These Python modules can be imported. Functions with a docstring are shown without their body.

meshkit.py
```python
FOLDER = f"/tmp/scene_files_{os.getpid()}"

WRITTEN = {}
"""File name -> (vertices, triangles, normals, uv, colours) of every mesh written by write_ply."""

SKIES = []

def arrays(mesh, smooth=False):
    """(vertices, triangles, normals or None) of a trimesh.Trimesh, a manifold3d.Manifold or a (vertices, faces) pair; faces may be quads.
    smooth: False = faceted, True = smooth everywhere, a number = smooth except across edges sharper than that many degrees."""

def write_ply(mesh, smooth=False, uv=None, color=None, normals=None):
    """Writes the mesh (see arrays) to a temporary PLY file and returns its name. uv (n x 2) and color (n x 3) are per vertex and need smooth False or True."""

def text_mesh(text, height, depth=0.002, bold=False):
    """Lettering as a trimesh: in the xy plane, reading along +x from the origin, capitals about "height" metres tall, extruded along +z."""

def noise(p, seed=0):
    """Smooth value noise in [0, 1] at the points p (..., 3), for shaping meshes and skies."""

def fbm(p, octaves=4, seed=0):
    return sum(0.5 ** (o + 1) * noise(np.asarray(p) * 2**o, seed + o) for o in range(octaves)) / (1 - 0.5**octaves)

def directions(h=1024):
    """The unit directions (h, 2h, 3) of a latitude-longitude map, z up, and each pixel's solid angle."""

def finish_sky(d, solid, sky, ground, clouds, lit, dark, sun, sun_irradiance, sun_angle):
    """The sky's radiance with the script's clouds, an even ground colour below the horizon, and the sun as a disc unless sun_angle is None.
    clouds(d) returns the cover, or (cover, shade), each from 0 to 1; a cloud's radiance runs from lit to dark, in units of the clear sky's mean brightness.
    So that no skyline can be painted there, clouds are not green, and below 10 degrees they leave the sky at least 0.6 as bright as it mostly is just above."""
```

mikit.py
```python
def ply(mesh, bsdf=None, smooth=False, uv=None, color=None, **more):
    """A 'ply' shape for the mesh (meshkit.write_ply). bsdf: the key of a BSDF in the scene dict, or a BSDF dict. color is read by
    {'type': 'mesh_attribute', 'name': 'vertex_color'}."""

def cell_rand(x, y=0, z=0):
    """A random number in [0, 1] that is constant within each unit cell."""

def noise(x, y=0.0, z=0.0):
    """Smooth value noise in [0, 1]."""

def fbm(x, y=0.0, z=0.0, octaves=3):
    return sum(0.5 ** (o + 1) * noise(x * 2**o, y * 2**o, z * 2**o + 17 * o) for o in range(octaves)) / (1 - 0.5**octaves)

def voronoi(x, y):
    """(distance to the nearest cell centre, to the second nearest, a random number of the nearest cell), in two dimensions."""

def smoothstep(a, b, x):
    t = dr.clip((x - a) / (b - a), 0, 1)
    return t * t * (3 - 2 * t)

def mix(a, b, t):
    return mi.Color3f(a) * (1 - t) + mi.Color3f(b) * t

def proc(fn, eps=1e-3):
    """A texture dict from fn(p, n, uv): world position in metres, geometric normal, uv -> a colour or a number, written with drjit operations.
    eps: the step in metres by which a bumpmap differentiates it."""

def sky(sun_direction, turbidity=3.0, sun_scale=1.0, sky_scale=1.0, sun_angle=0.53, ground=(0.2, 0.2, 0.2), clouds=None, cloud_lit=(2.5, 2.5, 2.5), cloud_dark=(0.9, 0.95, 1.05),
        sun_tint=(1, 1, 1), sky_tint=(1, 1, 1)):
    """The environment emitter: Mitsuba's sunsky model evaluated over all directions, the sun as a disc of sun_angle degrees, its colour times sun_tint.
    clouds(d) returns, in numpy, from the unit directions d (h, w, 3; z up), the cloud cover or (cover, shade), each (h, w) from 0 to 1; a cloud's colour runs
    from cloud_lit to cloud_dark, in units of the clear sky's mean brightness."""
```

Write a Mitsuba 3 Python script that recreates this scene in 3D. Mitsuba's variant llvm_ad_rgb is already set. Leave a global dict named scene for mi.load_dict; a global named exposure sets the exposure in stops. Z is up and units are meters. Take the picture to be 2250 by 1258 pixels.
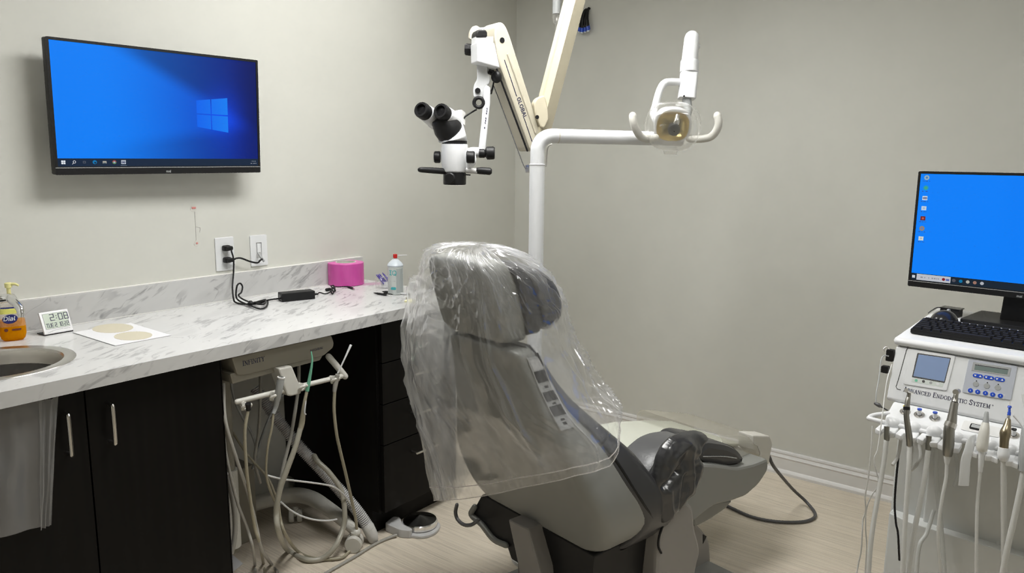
import math, random
import numpy as np, trimesh
import drjit as dr
import mitsuba as mi
import mikit, meshkit
from shapely.geometry import Polygon, LineString, Point
from shapely.ops import unary_union
from shapely import affinity

random.seed(7)
rng = np.random.default_rng(7)
T = mi.ScalarTransform4f
scene, labels = {}, {}

# ---------------------------------------------------------------- camera, lights, exposure
CAM = np.array([2.6627, -3.4756, 1.4643])
FWD = np.array([-0.60153535, 0.78071521, -0.16923054])
UPV = np.array([-0.11055756, 0.12844418, 0.98553494])
scene['camera'] = {'type': 'perspective', 'fov': math.degrees(2 * math.atan(1125 / 1676.73)), 'fov_axis': 'x', 'near_clip': 0.02, 'far_clip': 50.0,
                   'to_world': T().look_at(origin=CAM.tolist(), target=(CAM + FWD).tolist(), up=UPV.tolist())}
exposure = 0.0
LAMP = (1.0, 0.995, 0.965)
# centre x, y, size x, size y, radiance
TROFFERS = [(0.30, -1.49, 0.30, 1.25, 4.6), (1.27, -1.78, 0.60, 1.20, 20.0), (2.75, -1.70, 0.50, 0.50, 14.0)]
CEIL = 2.45

# ---------------------------------------------------------------- helpers
def nrm(v):
    v = np.asarray(v, float)
    return v / max(np.linalg.norm(v), 1e-12)

def frame(o, x=(1, 0, 0), y=(0, 1, 0)):
    x = nrm(x); y = np.asarray(y, float); y = nrm(y - x * (y @ x))
    m = np.eye(4); m[:3, 0] = x; m[:3, 1] = y; m[:3, 2] = np.cross(x, y); m[:3, 3] = o
    return m

def axis_frame(o, z, x=None):
    z = nrm(z)
    if x is None:
        x = (1, 0, 0) if abs(z[0]) < 0.8 else (0, 1, 0)
    x = np.asarray(x, float); x = nrm(x - z * (x @ z))
    m = np.eye(4); m[:3, 0] = x; m[:3, 1] = np.cross(z, x); m[:3, 2] = z; m[:3, 3] = o
    return m

def rotz(o, deg):
    a = math.radians(deg)
    return frame(o, (math.cos(a), math.sin(a), 0), (-math.sin(a), math.cos(a), 0))

def tm(v, f):
    v = np.asarray(v, float); f = np.asarray(f, int)
    if f.ndim == 2 and f.shape[1] == 4:
        f = np.vstack([f[:, [0, 1, 2]], f[:, [0, 2, 3]]])
    return trimesh.Trimesh(v, f, process=False)

def xf(m, M):
    m = m.copy(); m.apply_transform(M)
    return m

def cat(*ms):
    return trimesh.util.concatenate([m for m in ms])

def loft(rings, closed=True, cap=True):
    rings = [np.asarray(r, float) for r in rings]
    n = len(rings[0]); V = np.vstack(rings); F = []
    m = n if closed else n - 1
    for i in range(len(rings) - 1):
        a = i * n; b = a + n
        for j in range(m):
            k = (j + 1) % n
            F.append((a + j, a + k, b + k)); F.append((a + j, b + k, b + j))
    F = np.array(F)
    if cap and closed:
        c0, c1 = len(V), len(V) + 1
        V = np.vstack([V, rings[0].mean(0), rings[-1].mean(0)])
        j = np.arange(n); k = (j + 1) % n; e = (len(rings) - 1) * n
        F = np.vstack([F, np.stack([k, j, j * 0 + c0], 1), np.stack([e + j, e + k, j * 0 + c1], 1)])
    return tm(V, F)

def spline(pts, per=8):
    p = np.asarray(pts, float)
    if len(p) < 3:
        return p
    q = np.vstack([2 * p[0] - p[1], p, 2 * p[-1] - p[-2]])
    out = []
    for i in range(1, len(q) - 2):
        t = np.linspace(0, 1, per, endpoint=False)[:, None]
        a, b, c, d = q[i - 1], q[i], q[i + 1], q[i + 2]
        out.append(0.5 * (2 * b + (c - a) * t + (2 * a - 5 * b + 4 * c - d) * t ** 2 + (3 * b - a - 3 * c + d) * t ** 3))
    return np.vstack(out + [p[-1:]])

def tube(pts, r, sides=10, per=7, smooth=True, rnd=False, flat=None):
    """a round tube along a curve through the points; r a number or one per point; rnd: round ends; flat: (scale across, direction)"""
    p = np.asarray(pts, float); rr = np.broadcast_to(np.asarray(r, float), (len(p),)).astype(float)
    if smooth and len(p) > 2:
        q = spline(np.hstack([p, rr[:, None]]), per); p, rr = q[:, :3], np.abs(q[:, 3])
    if rnd:
        d0, d1 = nrm(p[0] - p[1]), nrm(p[-1] - p[-2])
        k = [(math.sin(a), math.cos(a)) for a in np.radians([80, 60, 35])]
        p = np.vstack([[p[0] + d0 * rr[0] * s for s, c in k], p, [p[-1] + d1 * rr[-1] * s for s, c in reversed(k)]])
        rr = np.concatenate([[rr[0] * c for s, c in k], rr, [rr[-1] * c for s, c in reversed(k)]])
    t = np.gradient(p, axis=0); t /= np.linalg.norm(t, axis=1, keepdims=True) + 1e-12
    n = np.zeros_like(p)
    if flat is not None:
        w = np.asarray(flat[1], float)
        n = w - t * (t @ w)[:, None]; n /= np.linalg.norm(n, axis=1, keepdims=True) + 1e-12
    else:
        a = np.array([0, 0, 1.0]) if abs(t[0][2]) < 0.9 else np.array([1.0, 0, 0])
        n[0] = nrm(a - t[0] * (a @ t[0]))
        for i in range(1, len(p)):
            v = n[i - 1] - t[i] * (n[i - 1] @ t[i]); n[i] = nrm(v)
    b = np.cross(t, n); an = np.arange(sides) * 2 * np.pi / sides
    fs = 1.0 if flat is None else flat[0]
    V = p[:, None] + rr[:, None, None] * (np.cos(an)[None, :, None] * n[:, None] * fs + np.sin(an)[None, :, None] * b[:, None])
    return loft(list(V))

def lathe(prof, n=28, cap=True):
    an = np.arange(n) * 2 * np.pi / n
    return loft([np.stack([r * np.cos(an), r * np.sin(an), 0 * an + z], 1) for r, z in prof], True, cap)

def cyl(r, h, b=0.0, n=24, r2=None):
    r2 = r if r2 is None else r2
    b = min(b, h / 3, r / 2) if b else 0
    return lathe([(r - b, 0), (r, b), (r2, h - b), (r2 - b, h)] if b else [(r, 0), (r2, h)], n)

def ell(rx, ry, rz, sub=3):
    m = trimesh.creation.icosphere(sub); m.apply_scale([rx, ry, rz])
    return tm(m.vertices, m.faces)

def rrect(w, h, r, n=5):
    r = min(r, w / 2 - 1e-6, h / 2 - 1e-6); out = []
    for cx, cy, a0 in ((w / 2 - r, h / 2 - r, 0), (-w / 2 + r, h / 2 - r, 90), (-w / 2 + r, -h / 2 + r, 180), (w / 2 - r, -h / 2 + r, 270)):
        for a in np.radians(a0 + np.linspace(0, 90, n)):
            out.append((cx + r * math.cos(a), cy + r * math.sin(a)))
    return np.array(out)

def rpoly(pts, r, n=5):
    """polygon with rounded corners; r a number or one per corner"""
    p = np.asarray(pts, float); N = len(p); rr = np.broadcast_to(r, (N,)); out = []
    for i in range(N):
        a, b, c = p[i - 1], p[i], p[(i + 1) % N]
        u, v = nrm(a - b), nrm(c - b)
        k = min(rr[i], np.linalg.norm(a - b) * 0.48, np.linalg.norm(c - b) * 0.48)
        s, e = b + u * k, b + v * k
        for t in np.linspace(0, 1, n):
            out.append((1 - t) ** 2 * s + 2 * t * (1 - t) * b + t * t * e)
    return np.array(out)

def inset(poly, d):
    p = np.asarray(poly, float); a = p - np.roll(p, 1, 0); b = np.roll(p, -1, 0) - p
    a /= np.linalg.norm(a, axis=1, keepdims=True) + 1e-12; b /= np.linalg.norm(b, axis=1, keepdims=True) + 1e-12
    na = np.stack([-a[:, 1], a[:, 0]], 1); nb = np.stack([-b[:, 1], b[:, 0]], 1)
    m = na + nb; m /= np.maximum((m * na).sum(1, keepdims=True), 0.5) + 1e-9
    return p + m * d

def prism(poly, h, b=0.0, z0=0.0):
    """polygon extruded along z from z0, edges bevelled by b"""
    p = np.asarray(poly, float)
    if ((p[:, 0] * np.roll(p[:, 1], -1) - p[:, 1] * np.roll(p[:, 0], -1)).sum()) < 0:
        p = p[::-1]
    lay = [(p, 0), (p, h)] if not b else [(inset(p, b), 0), (inset(p, b * .3), b * .3), (p, b), (p, h - b), (inset(p, b * .3), h - b * .3), (inset(p, b), h)]
    rings = [np.hstack([q, np.full((len(q), 1), z0 + z)]) for q, z in lay]
    m = loft(rings, True, False)
    q = lay[0][0]
    v, f = trimesh.creation.triangulate_polygon(Polygon(q).buffer(0) if not Polygon(q).is_valid else Polygon(q), engine='earcut')
    v = np.asarray(v); n = len(v)
    lo = tm(np.hstack([v, np.full((n, 1), z0)]), np.asarray(f)[:, ::-1]); hi = tm(np.hstack([v, np.full((n, 1), z0 + h)]), f)
    if lo.area_faces.size and np.cross(lo.vertices[lo.faces[0, 1]] - lo.vertices[lo.faces[0, 0]], lo.vertices[lo.faces[0, 2]] - lo.vertices[lo.faces[0, 0]])[2] > 0:
        lo.faces = lo.faces[:, ::-1]; hi.faces = hi.faces[:, ::-1]
    return cat(m, lo, hi)

def slab(x0, x1, y0, y1, z0, z1, b=0.002, r=0.0):
    """box with bevelled edges (r: rounded upright corners)"""
    w, d = x1 - x0, y1 - y0
    poly = rrect(w, d, r) if r else np.array([(-w / 2, -d / 2), (w / 2, -d / 2), (w / 2, d / 2), (-w / 2, d / 2)])
    m = prism(poly, z1 - z0, min(b, (z1 - z0) * .45, w * .3, d * .3), z0)
    m.apply_translation([(x0 + x1) / 2, (y0 + y1) / 2, 0])
    return m

def shp(geom, depth):
    """shapely shape extruded along z"""
    gs = [g for g in getattr(geom, 'geoms', [geom]) if not g.is_empty and g.area > 1e-12]
    return cat(*[trimesh.creation.extrude_polygon(g, depth, engine='earcut') for g in gs])

def text(s, h, M, depth=0.0006, bold=False, center=False):
    m = meshkit.text_mesh(s, h, depth, bold)
    if center:
        m.apply_translation([-(m.bounds[0][0] + m.bounds[1][0]) / 2, 0, 0])
    return xf(m, M)

def serif(s, h, small=1.0):
    """roman capitals with serifs, thick and thin strokes; the first letter of a word tall, the rest `small` as tall"""
    out, x = [], 0.0; first = True
    L = lambda pts, w: LineString(pts).buffer(w / 2, cap_style=2, join_style=2)
    for ch in s:
        if ch == ' ':
            x += 0.34 * h; first = True; continue
        k = h if first else h * small; first = False
        a, t = 0.15, 0.055; g = []
        sf = lambda cx, y, w=0.30: LineString([(cx - w / 2, y), (cx + w / 2, y)]).buffer(0.022, cap_style=2)
        st = lambda cx: [L([(cx, 0), (cx, 1)], a), sf(cx, .02), sf(cx, .98)]
        ring = lambda cx, rx, ry=.5: affinity.scale(Point(cx, .5).buffer(1, 24), rx, ry + .01).difference(affinity.scale(Point(cx, .5).buffer(1, 24), rx - .13, ry - .05))
        if ch == 'I': g = st(.16); w = .32
        elif ch == 'T': g = [L([(.36, 0), (.36, 1)], a), sf(.36, .02), L([(.04, .96), (.68, .96)], .07), L([(.05, .74), (.05, 1)], t), L([(.67, .74), (.67, 1)], t)]; w = .72
        elif ch in 'EF':
            g = [L([(.18, 0), (.18, 1)], a), sf(.18, .02), L([(.06, .97), (.62, .97)], .06), L([(.6, .76), (.6, 1)], t), L([(.2, .52), (.48, .52)], .06), L([(.48, .42), (.48, .62)], t)]
            if ch == 'E': g += [L([(.06, .03), (.66, .03)], .06), L([(.65, 0), (.65, .24)], t)]
            w = .7
        elif ch == 'N': g = [L([(.16, 0), (.16, 1)], t), L([(.16, .98), (.68, .02)], a), L([(.68, 0), (.68, 1)], t), sf(.16, .02), sf(.68, .98), sf(.1, .98, .2)]; w = .84
        elif ch == 'A': g = [L([(.12, 0), (.4, 1)], t), L([(.4, 1), (.68, 0)], a), L([(.22, .34), (.58, .34)], t), sf(.12, .02, .24), sf(.68, .02, .3)]; w = .8
        elif ch == 'V': g = [L([(.12, 1), (.4, 0)], a), L([(.4, 0), (.68, 1)], t), sf(.12, .98), sf(.68, .98, .24)]; w = .78
        elif ch == 'Y': g = [L([(.12, 1), (.38, .48)], a), L([(.38, .48), (.66, 1)], t), L([(.38, 0), (.38, .5)], a), sf(.38, .02), sf(.12, .98), sf(.66, .98, .24)]; w = .76
        elif ch == 'M': g = [L([(.14, 0), (.16, 1)], t), L([(.16, 1), (.46, .05)], a), L([(.46, .05), (.78, 1)], t), L([(.8, 0), (.78, 1)], a), sf(.14, .02, .24), sf(.8, .02), sf(.1, .98, .2), sf(.84, .98, .2)]; w = .96
        elif ch == 'D': g = st(.18) + [ring(.3, .48).intersection(Polygon([(.22, -.1), (.9, -.1), (.9, 1.1), (.22, 1.1)])), L([(.1, .97), (.34, .97)], .05), L([(.1, .03), (.34, .03)], .05)]; w = .84
        elif ch == 'O': g = [ring(.42, .4)]; w = .84
        elif ch == 'C': g = [ring(.42, .4).difference(Polygon([(.5, .5), (1, .78), (1, .22)])), L([(.72, .68), (.72, 1)], t)]; w = .8
        elif ch == 'R': g = st(.18) + [affinity.scale(Point(.32, .74).buffer(1, 20), .3, .27).difference(affinity.scale(Point(.32, .74).buffer(1, 20), .18, .21)).intersection(Polygon([(.24, .4), (.8, .4), (.8, 1.1), (.24, 1.1)])), L([(.34, .48), (.7, 0)], a), sf(.72, .02, .2)]; w = .78
        elif ch == 'U': g = [L([(.16, .3), (.16, 1)], a), L([(.64, .3), (.64, 1)], t), ring(.4, .3, .3).intersection(Polygon([(0, 0), (1, 0), (1, .5), (0, .5)])), L([(.16, .3), (.18, .16), (.28, .04), (.4, .0), (.54, .05), (.63, .17), (.64, .3)], .08), sf(.16, .98), sf(.64, .98, .24)]; w = .8
        else:  # S
            pts = spline([(.56, .78), (.44, .95), (.26, .95), (.13, .8), (.2, .62), (.42, .46), (.55, .3), (.5, .1), (.3, .03), (.14, .1), (.09, .24)], 6)
            g = [LineString(pts).buffer(.06, cap_style=2), L([(.57, .7), (.57, 1)], t), L([(.08, 0), (.08, .3)], t)]; w = .66
        out.append(affinity.affine_transform(unary_union(g), [k, 0, 0, k, x, 0])); x += (w + .05) * k
    return unary_union(out).buffer(0)

# ---- registering things, parts, labels
def fresh(name):
    if not any(k == name or k.startswith(name + '__') for k in list(scene) + list(labels)):
        return name
    i = 1
    while any(k == f'{name}_{i:03d}' or k.startswith(f'{name}_{i:03d}__') for k in list(scene) + list(labels)):
        i += 1
    return f'{name}_{i:03d}'

_count = {}
def part(parent, name, mesh, mat, smooth=35, label=None, **kw):
    base = parent + '__' + name
    i = _count.get(base, 0); _count[base] = i + 1
    key = base if i == 0 else f'{base}_{i:03d}'
    scene[key] = mikit.ply(mesh, mat, smooth=smooth, **kw)
    if label:
        labels[key] = {'label': label}
    return key

def thing(name, label, cat_, group=None, mesh=None, mat=None, smooth=35, kind=None, **kw):
    i = _count.get(name, 0); _count[name] = i + 1
    key = name if i == 0 else f'{name}_{i:03d}'
    labels[key] = {'label': label, 'category': cat_}
    if group: labels[key]['group'] = group
    if kind: labels[key]['kind'] = kind
    if mesh is not None:
        scene[key] = mikit.ply(mesh, mat, smooth=smooth, **kw)
    return key

def struct(name, mesh, mat, label, smooth=False, **kw):
    scene[name] = mikit.ply(mesh, mat, smooth=smooth, **kw)
    labels[name] = {'label': label, 'category': name.split('_')[0], 'kind': 'structure'}
    return name

# ---------------------------------------------------------------- materials
def M(name, color, rough=0.5, two=True, bump=None, bump_scale=0.001, **kw):
    b = {'type': 'principled', 'base_color': color if isinstance(color, dict) else {'type': 'rgb', 'value': list(color)}, 'roughness': rough, **kw}
    if bump is not None:
        b = {'type': 'bumpmap', 'arbitrary': bump, 'scale': bump_scale, 'bsdf': b}
    scene[name] = {'type': 'twosided', 'bsdf': b} if two else b
    return name

def wall_col(p, n, uv):
    k = mikit.fbm(p.x * 9 + p.y * 7, p.z * 9, p.y * 3, octaves=3)
    return mikit.mix((0.520, 0.520, 0.482), (0.545, 0.545, 0.505), k)

def floor_col(p, n, uv):
    row = dr.floor(p.y / 0.18)
    k = mikit.fbm(p.x * 5 + row * 3.7, p.y * 160, 0.0, octaves=3)
    s = mikit.smoothstep(0.55, 0.75, mikit.noise(p.x * 9 + row * 1.3, p.y * 330, 4.0))
    tone = mikit.cell_rand(dr.floor(p.x / 0.92 + mikit.cell_rand(row) * 1.0), row)
    c = mikit.mix((0.52, 0.46, 0.375), (0.64, 0.575, 0.48), k) * (0.96 + 0.06 * tone)
    return c * (1 - 0.10 * s)

def marble_col(p, n, uv):
    w = mikit.fbm(p.x * 6 + 2, p.y * 6, p.z * 6, octaves=3) - 0.5
    a = (p.y * 0.80 + p.z * 0.60 - p.x * 0.45)                 # along the streaks
    b = (p.y * 0.55 - p.z * 0.80 + p.x * 0.85)                 # across them
    f = mikit.fbm(a * 17 + w * 1.2, b * 72 + w * 4.0, 3.0, octaves=4)
    g = mikit.fbm(a * 7 + 7, b * 24 + w * 2.5, 8.0, octaves=3)
    mask = mikit.smoothstep(0.36, 0.62, mikit.fbm(p.x * 10 + 3, p.y * 10, p.z * 10, octaves=2))
    streak = mikit.smoothstep(0.54, 0.72, f) * mask
    line = (1 - mikit.smoothstep(0.0, 0.030, dr.abs(g - 0.5))) * mikit.smoothstep(0.45, 0.6, f)
    haze = mikit.smoothstep(0.50, 0.78, g)
    return mikit.mix((0.475, 0.475, 0.472), (0.16, 0.16, 0.165), dr.clip(0.42 * streak + 0.30 * line + 0.10 * haze, 0, 1))

def espresso_col(p, n, uv):
    k = mikit.fbm(p.y * 60 + p.x * 60, p.z * 3.0, 2.0, octaves=3)
    return mikit.mix((0.0030, 0.0028, 0.0026), (0.0062, 0.0054, 0.0048), k)

def vinyl_bump(p, n, uv):
    return mikit.fbm(p.x * 260, p.y * 260, p.z * 260, octaves=2)

M('mat_wall', mikit.proc(wall_col), 0.62, specular=0.3)
M('mat_ceiling', (0.60, 0.595, 0.58), 0.9)
M('mat_floor', mikit.proc(floor_col), 0.42, specular=0.35)
M('mat_trim', (0.62, 0.615, 0.605), 0.35)
M('mat_marble', mikit.proc(marble_col), 0.28, specular=0.4)
M('mat_marble_edge', (0.60, 0.595, 0.575), 0.4)
M('mat_espresso', mikit.proc(espresso_col), 0.42, specular=0.12)
M('mat_dark_inside', (0.010, 0.010, 0.010), 0.6)
M('mat_white', (0.62, 0.63, 0.64), 0.30)
M('mat_white_warm', (0.52, 0.51, 0.47), 0.35)
M('mat_white_matte', (0.65, 0.65, 0.64), 0.55)
M('mat_cream', (0.47, 0.43, 0.325), 0.38)
M('mat_black', (0.009, 0.009, 0.0095), 0.42, specular=0.25)
M('mat_black_gloss', (0.008, 0.008, 0.009), 0.16, specular=0.3)
M('mat_screen', (0.004, 0.004, 0.004), 0.6, specular=0.08)
M('mat_rubber', (0.014, 0.014, 0.014), 0.6, specular=0.2)
M('mat_chrome', (0.82, 0.82, 0.82), 0.06, metallic=1.0)
M('mat_steel', (0.56, 0.54, 0.51), 0.26, metallic=1.0)
M('mat_sink', (0.70, 0.67, 0.62), 0.42, metallic=1.0)
M('mat_nickel', (0.62, 0.60, 0.56), 0.22, metallic=1.0)
M('mat_gun', (0.30, 0.29, 0.26), 0.32, metallic=1.0)
M('mat_grey_plastic', (0.30, 0.31, 0.31), 0.42)
M('mat_mid_grey', (0.44, 0.44, 0.44), 0.4)
M('mat_light_grey', (0.56, 0.56, 0.55), 0.4)
M('mat_shell', (0.205, 0.208, 0.196), 0.42)
M('mat_shell_light', (0.215, 0.205, 0.195), 0.42)
M('mat_vinyl', (0.030, 0.030, 0.032), 0.30, bump=mikit.proc(vinyl_bump), bump_scale=0.0006, specular=0.55)
M('mat_vinyl_grey', (0.075, 0.076, 0.079), 0.36, bump=mikit.proc(vinyl_bump), bump_scale=0.0006)
M('mat_hose', (0.29, 0.28, 0.255), 0.38)
M('mat_hose_tan', (0.29, 0.265, 0.195), 0.36)
M('mat_hose_white', (0.52, 0.52, 0.505), 0.36)
M('mat_unit_beige', (0.24, 0.225, 0.185), 0.4)
M('mat_pink', (0.50, 0.062, 0.30), 0.25, clearcoat=0.4, clearcoat_gloss=0.9)
M('mat_green', (0.16, 0.46, 0.32), 0.35)
M('mat_red', (0.45, 0.012, 0.01), 0.35)
M('mat_blue', (0.02, 0.065, 0.42), 0.3)
M('mat_navy', (0.018, 0.022, 0.13), 0.4)
M('mat_purple', (0.10, 0.07, 0.36), 0.4)
M('mat_yellow', (0.62, 0.55, 0.10), 0.4)
M('mat_ink', (0.02, 0.021, 0.05), 0.5)
M('mat_paper', (0.60, 0.60, 0.615), 0.7)
M('mat_pad_beige', (0.47, 0.435, 0.34), 0.7)
M('mat_panel_grey', (0.40, 0.42, 0.47), 0.4)
M('mat_lcd', (0.46, 0.52, 0.44), 0.25)
M('mat_lcd_dark', (0.15, 0.19, 0.18), 0.2)
M('mat_teal', (0.05, 0.33, 0.36), 0.4)
M('mat_key', (0.020, 0.020, 0.022), 0.6, specular=0.06)
M('mat_reflector', (0.62, 0.50, 0.22), 0.25, metallic=0.75)

def film_weight(p, n, uv):
    a = mikit.fbm(p.x * 13 + p.z * 4, p.y * 13, p.z * 3.5, octaves=4)
    return 0.045 + 0.17 * mikit.smoothstep(0.42, 0.78, a)

def dense_weight(p, n, uv):
    a = mikit.fbm(p.x * 30 + p.y * 22, p.y * 9, p.z * 2.2, octaves=3)
    return 0.10 + 0.26 * mikit.smoothstep(0.35, 0.75, a)

def film(name, weight, color, rough=0.3):
    scene[name] = {'type': 'blendbsdf', 'weight': weight, 'a': {'type': 'thindielectric', 'int_ior': 1.5},
                   'b': {'type': 'principledthin', 'base_color': {'type': 'rgb', 'value': list(color)}, 'roughness': rough, 'diff_trans': 1.0, 'spec_trans': 0.0, 'eta': 1.5}}
    return name
film('mat_film', mikit.proc(film_weight), (0.86, 0.87, 0.90))
film('mat_film_trash', 0.40, (0.62, 0.62, 0.62))
film('mat_film_foot', 0.30, (0.62, 0.58, 0.48))
film('mat_shield', 0.10, (0.85, 0.85, 0.80), 0.2)
film('mat_clear', 0.06, (0.9, 0.9, 0.9), 0.2)
film('mat_soap_clear', 0.10, (0.85, 0.78, 0.60), 0.2)
scene['mat_soap'] = {'type': 'blendbsdf', 'weight': 0.72, 'a': {'type': 'thindielectric', 'int_ior': 1.4, 'specular_transmittance': {'type': 'rgb', 'value': [0.92, 0.52, 0.02]}},
                     'b': {'type': 'principledthin', 'base_color': {'type': 'rgb', 'value': [0.72, 0.32, 0.002]}, 'roughness': 0.15, 'diff_trans': 0.7, 'spec_trans': 0.0, 'eta': 1.5}}
# ---------------------------------------------------------------- the room
RX, RY = 3.45, -4.6
struct('floor', slab(-0.1, RX + .1, RY - .1, 0.1, -0.1, 0, 0), 'mat_floor', 'beige vinyl floor with fine streaks')
struct('ceiling', slab(-0.1, RX + .1, RY - .1, 0.1, CEIL, CEIL + 0.1, 0), 'mat_ceiling', 'white ceiling above the room')
struct('wall_left', slab(-0.1, 0, RY, 0.1, 0, CEIL, 0), 'mat_wall', 'warm grey wall behind the marble counter')
struct('wall_back', slab(0, RX, 0, 0.1, 0, CEIL, 0), 'mat_wall', 'warm grey wall behind the dental chair')
struct('wall_right', slab(RX, RX + 0.1, RY, 0.1, 0, CEIL, 0), 'mat_wall', 'grey wall outside the frame on the right')
struct('wall_near', slab(-0.1, RX + .1, RY - 0.1, RY, 0, CEIL, 0), 'mat_wall', 'grey wall behind the viewer')
# short partition that ends the counter, with its white casing
struct('wall_partition', slab(0, 0.615, -3.07, -2.965, 0, CEIL, 0), 'mat_wall', 'end of a short grey partition beside the sink cabinet')
struct('trim_1', slab(0.585, 0.640, -3.09, -2.956, 0, CEIL, .004), 'mat_trim', 'white casing at the end of the partition, lower left')

def baseboard(x0, x1):
    prof = [(0, 0), (.022, 0), (.022, .012), (.016, .022), (.013, .026), (.013, .075), (.017, .083), (.013, .090), (.010, .096), (.014, .102), (.012, .109), (.007, .113), (0, .113)]
    m = prism(np.array(prof), x1 - x0)
    return xf(m, frame((x0, 0, 0), (0, -1, 0), (0, 0, 1)) if False else np.array([[0, 0, 1.0, x0], [-1, 0, 0, 0], [0, 1, 0, 0], [0, 0, 0, 1]]))
struct('baseboard_back', baseboard(0.0, RX), 'mat_trim', 'white moulded baseboard along the back wall', smooth=25)

for i, (lx, ly, sx, sy, rad) in enumerate(TROFFERS):
    t = thing('ceiling_light', ['long narrow ceiling light above the counter, outside the frame', 'wide ceiling light panel above the chair, outside the frame', 'small square ceiling light above the cart, outside the frame'][i], 'ceiling light')
    w = 0.03
    fr = cat(slab(lx - sx / 2 - w, lx + sx / 2 + w, ly - sy / 2 - w, ly - sy / 2, CEIL - .012, CEIL + .0, .002), slab(lx - sx / 2 - w, lx + sx / 2 + w, ly + sy / 2, ly + sy / 2 + w, CEIL - .012, CEIL, .002),
             slab(lx - sx / 2 - w, lx - sx / 2, ly - sy / 2, ly + sy / 2, CEIL - .012, CEIL, .002), slab(lx + sx / 2, lx + sx / 2 + w, ly - sy / 2, ly + sy / 2, CEIL - .012, CEIL, .002))
    part(t, 'frame', fr, 'mat_white_matte', False)
    q = tm([(lx - sx / 2, ly - sy / 2, CEIL - .004), (lx - sx / 2, ly + sy / 2, CEIL - .004), (lx + sx / 2, ly + sy / 2, CEIL - .004), (lx + sx / 2, ly - sy / 2, CEIL - .004)], [(0, 1, 2), (0, 2, 3)])
    part(t, 'diffuser', q, 'mat_white_matte', False, emitter={'type': 'area', 'radiance': {'type': 'rgb', 'value': [rad * c for c in LAMP]}})

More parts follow.
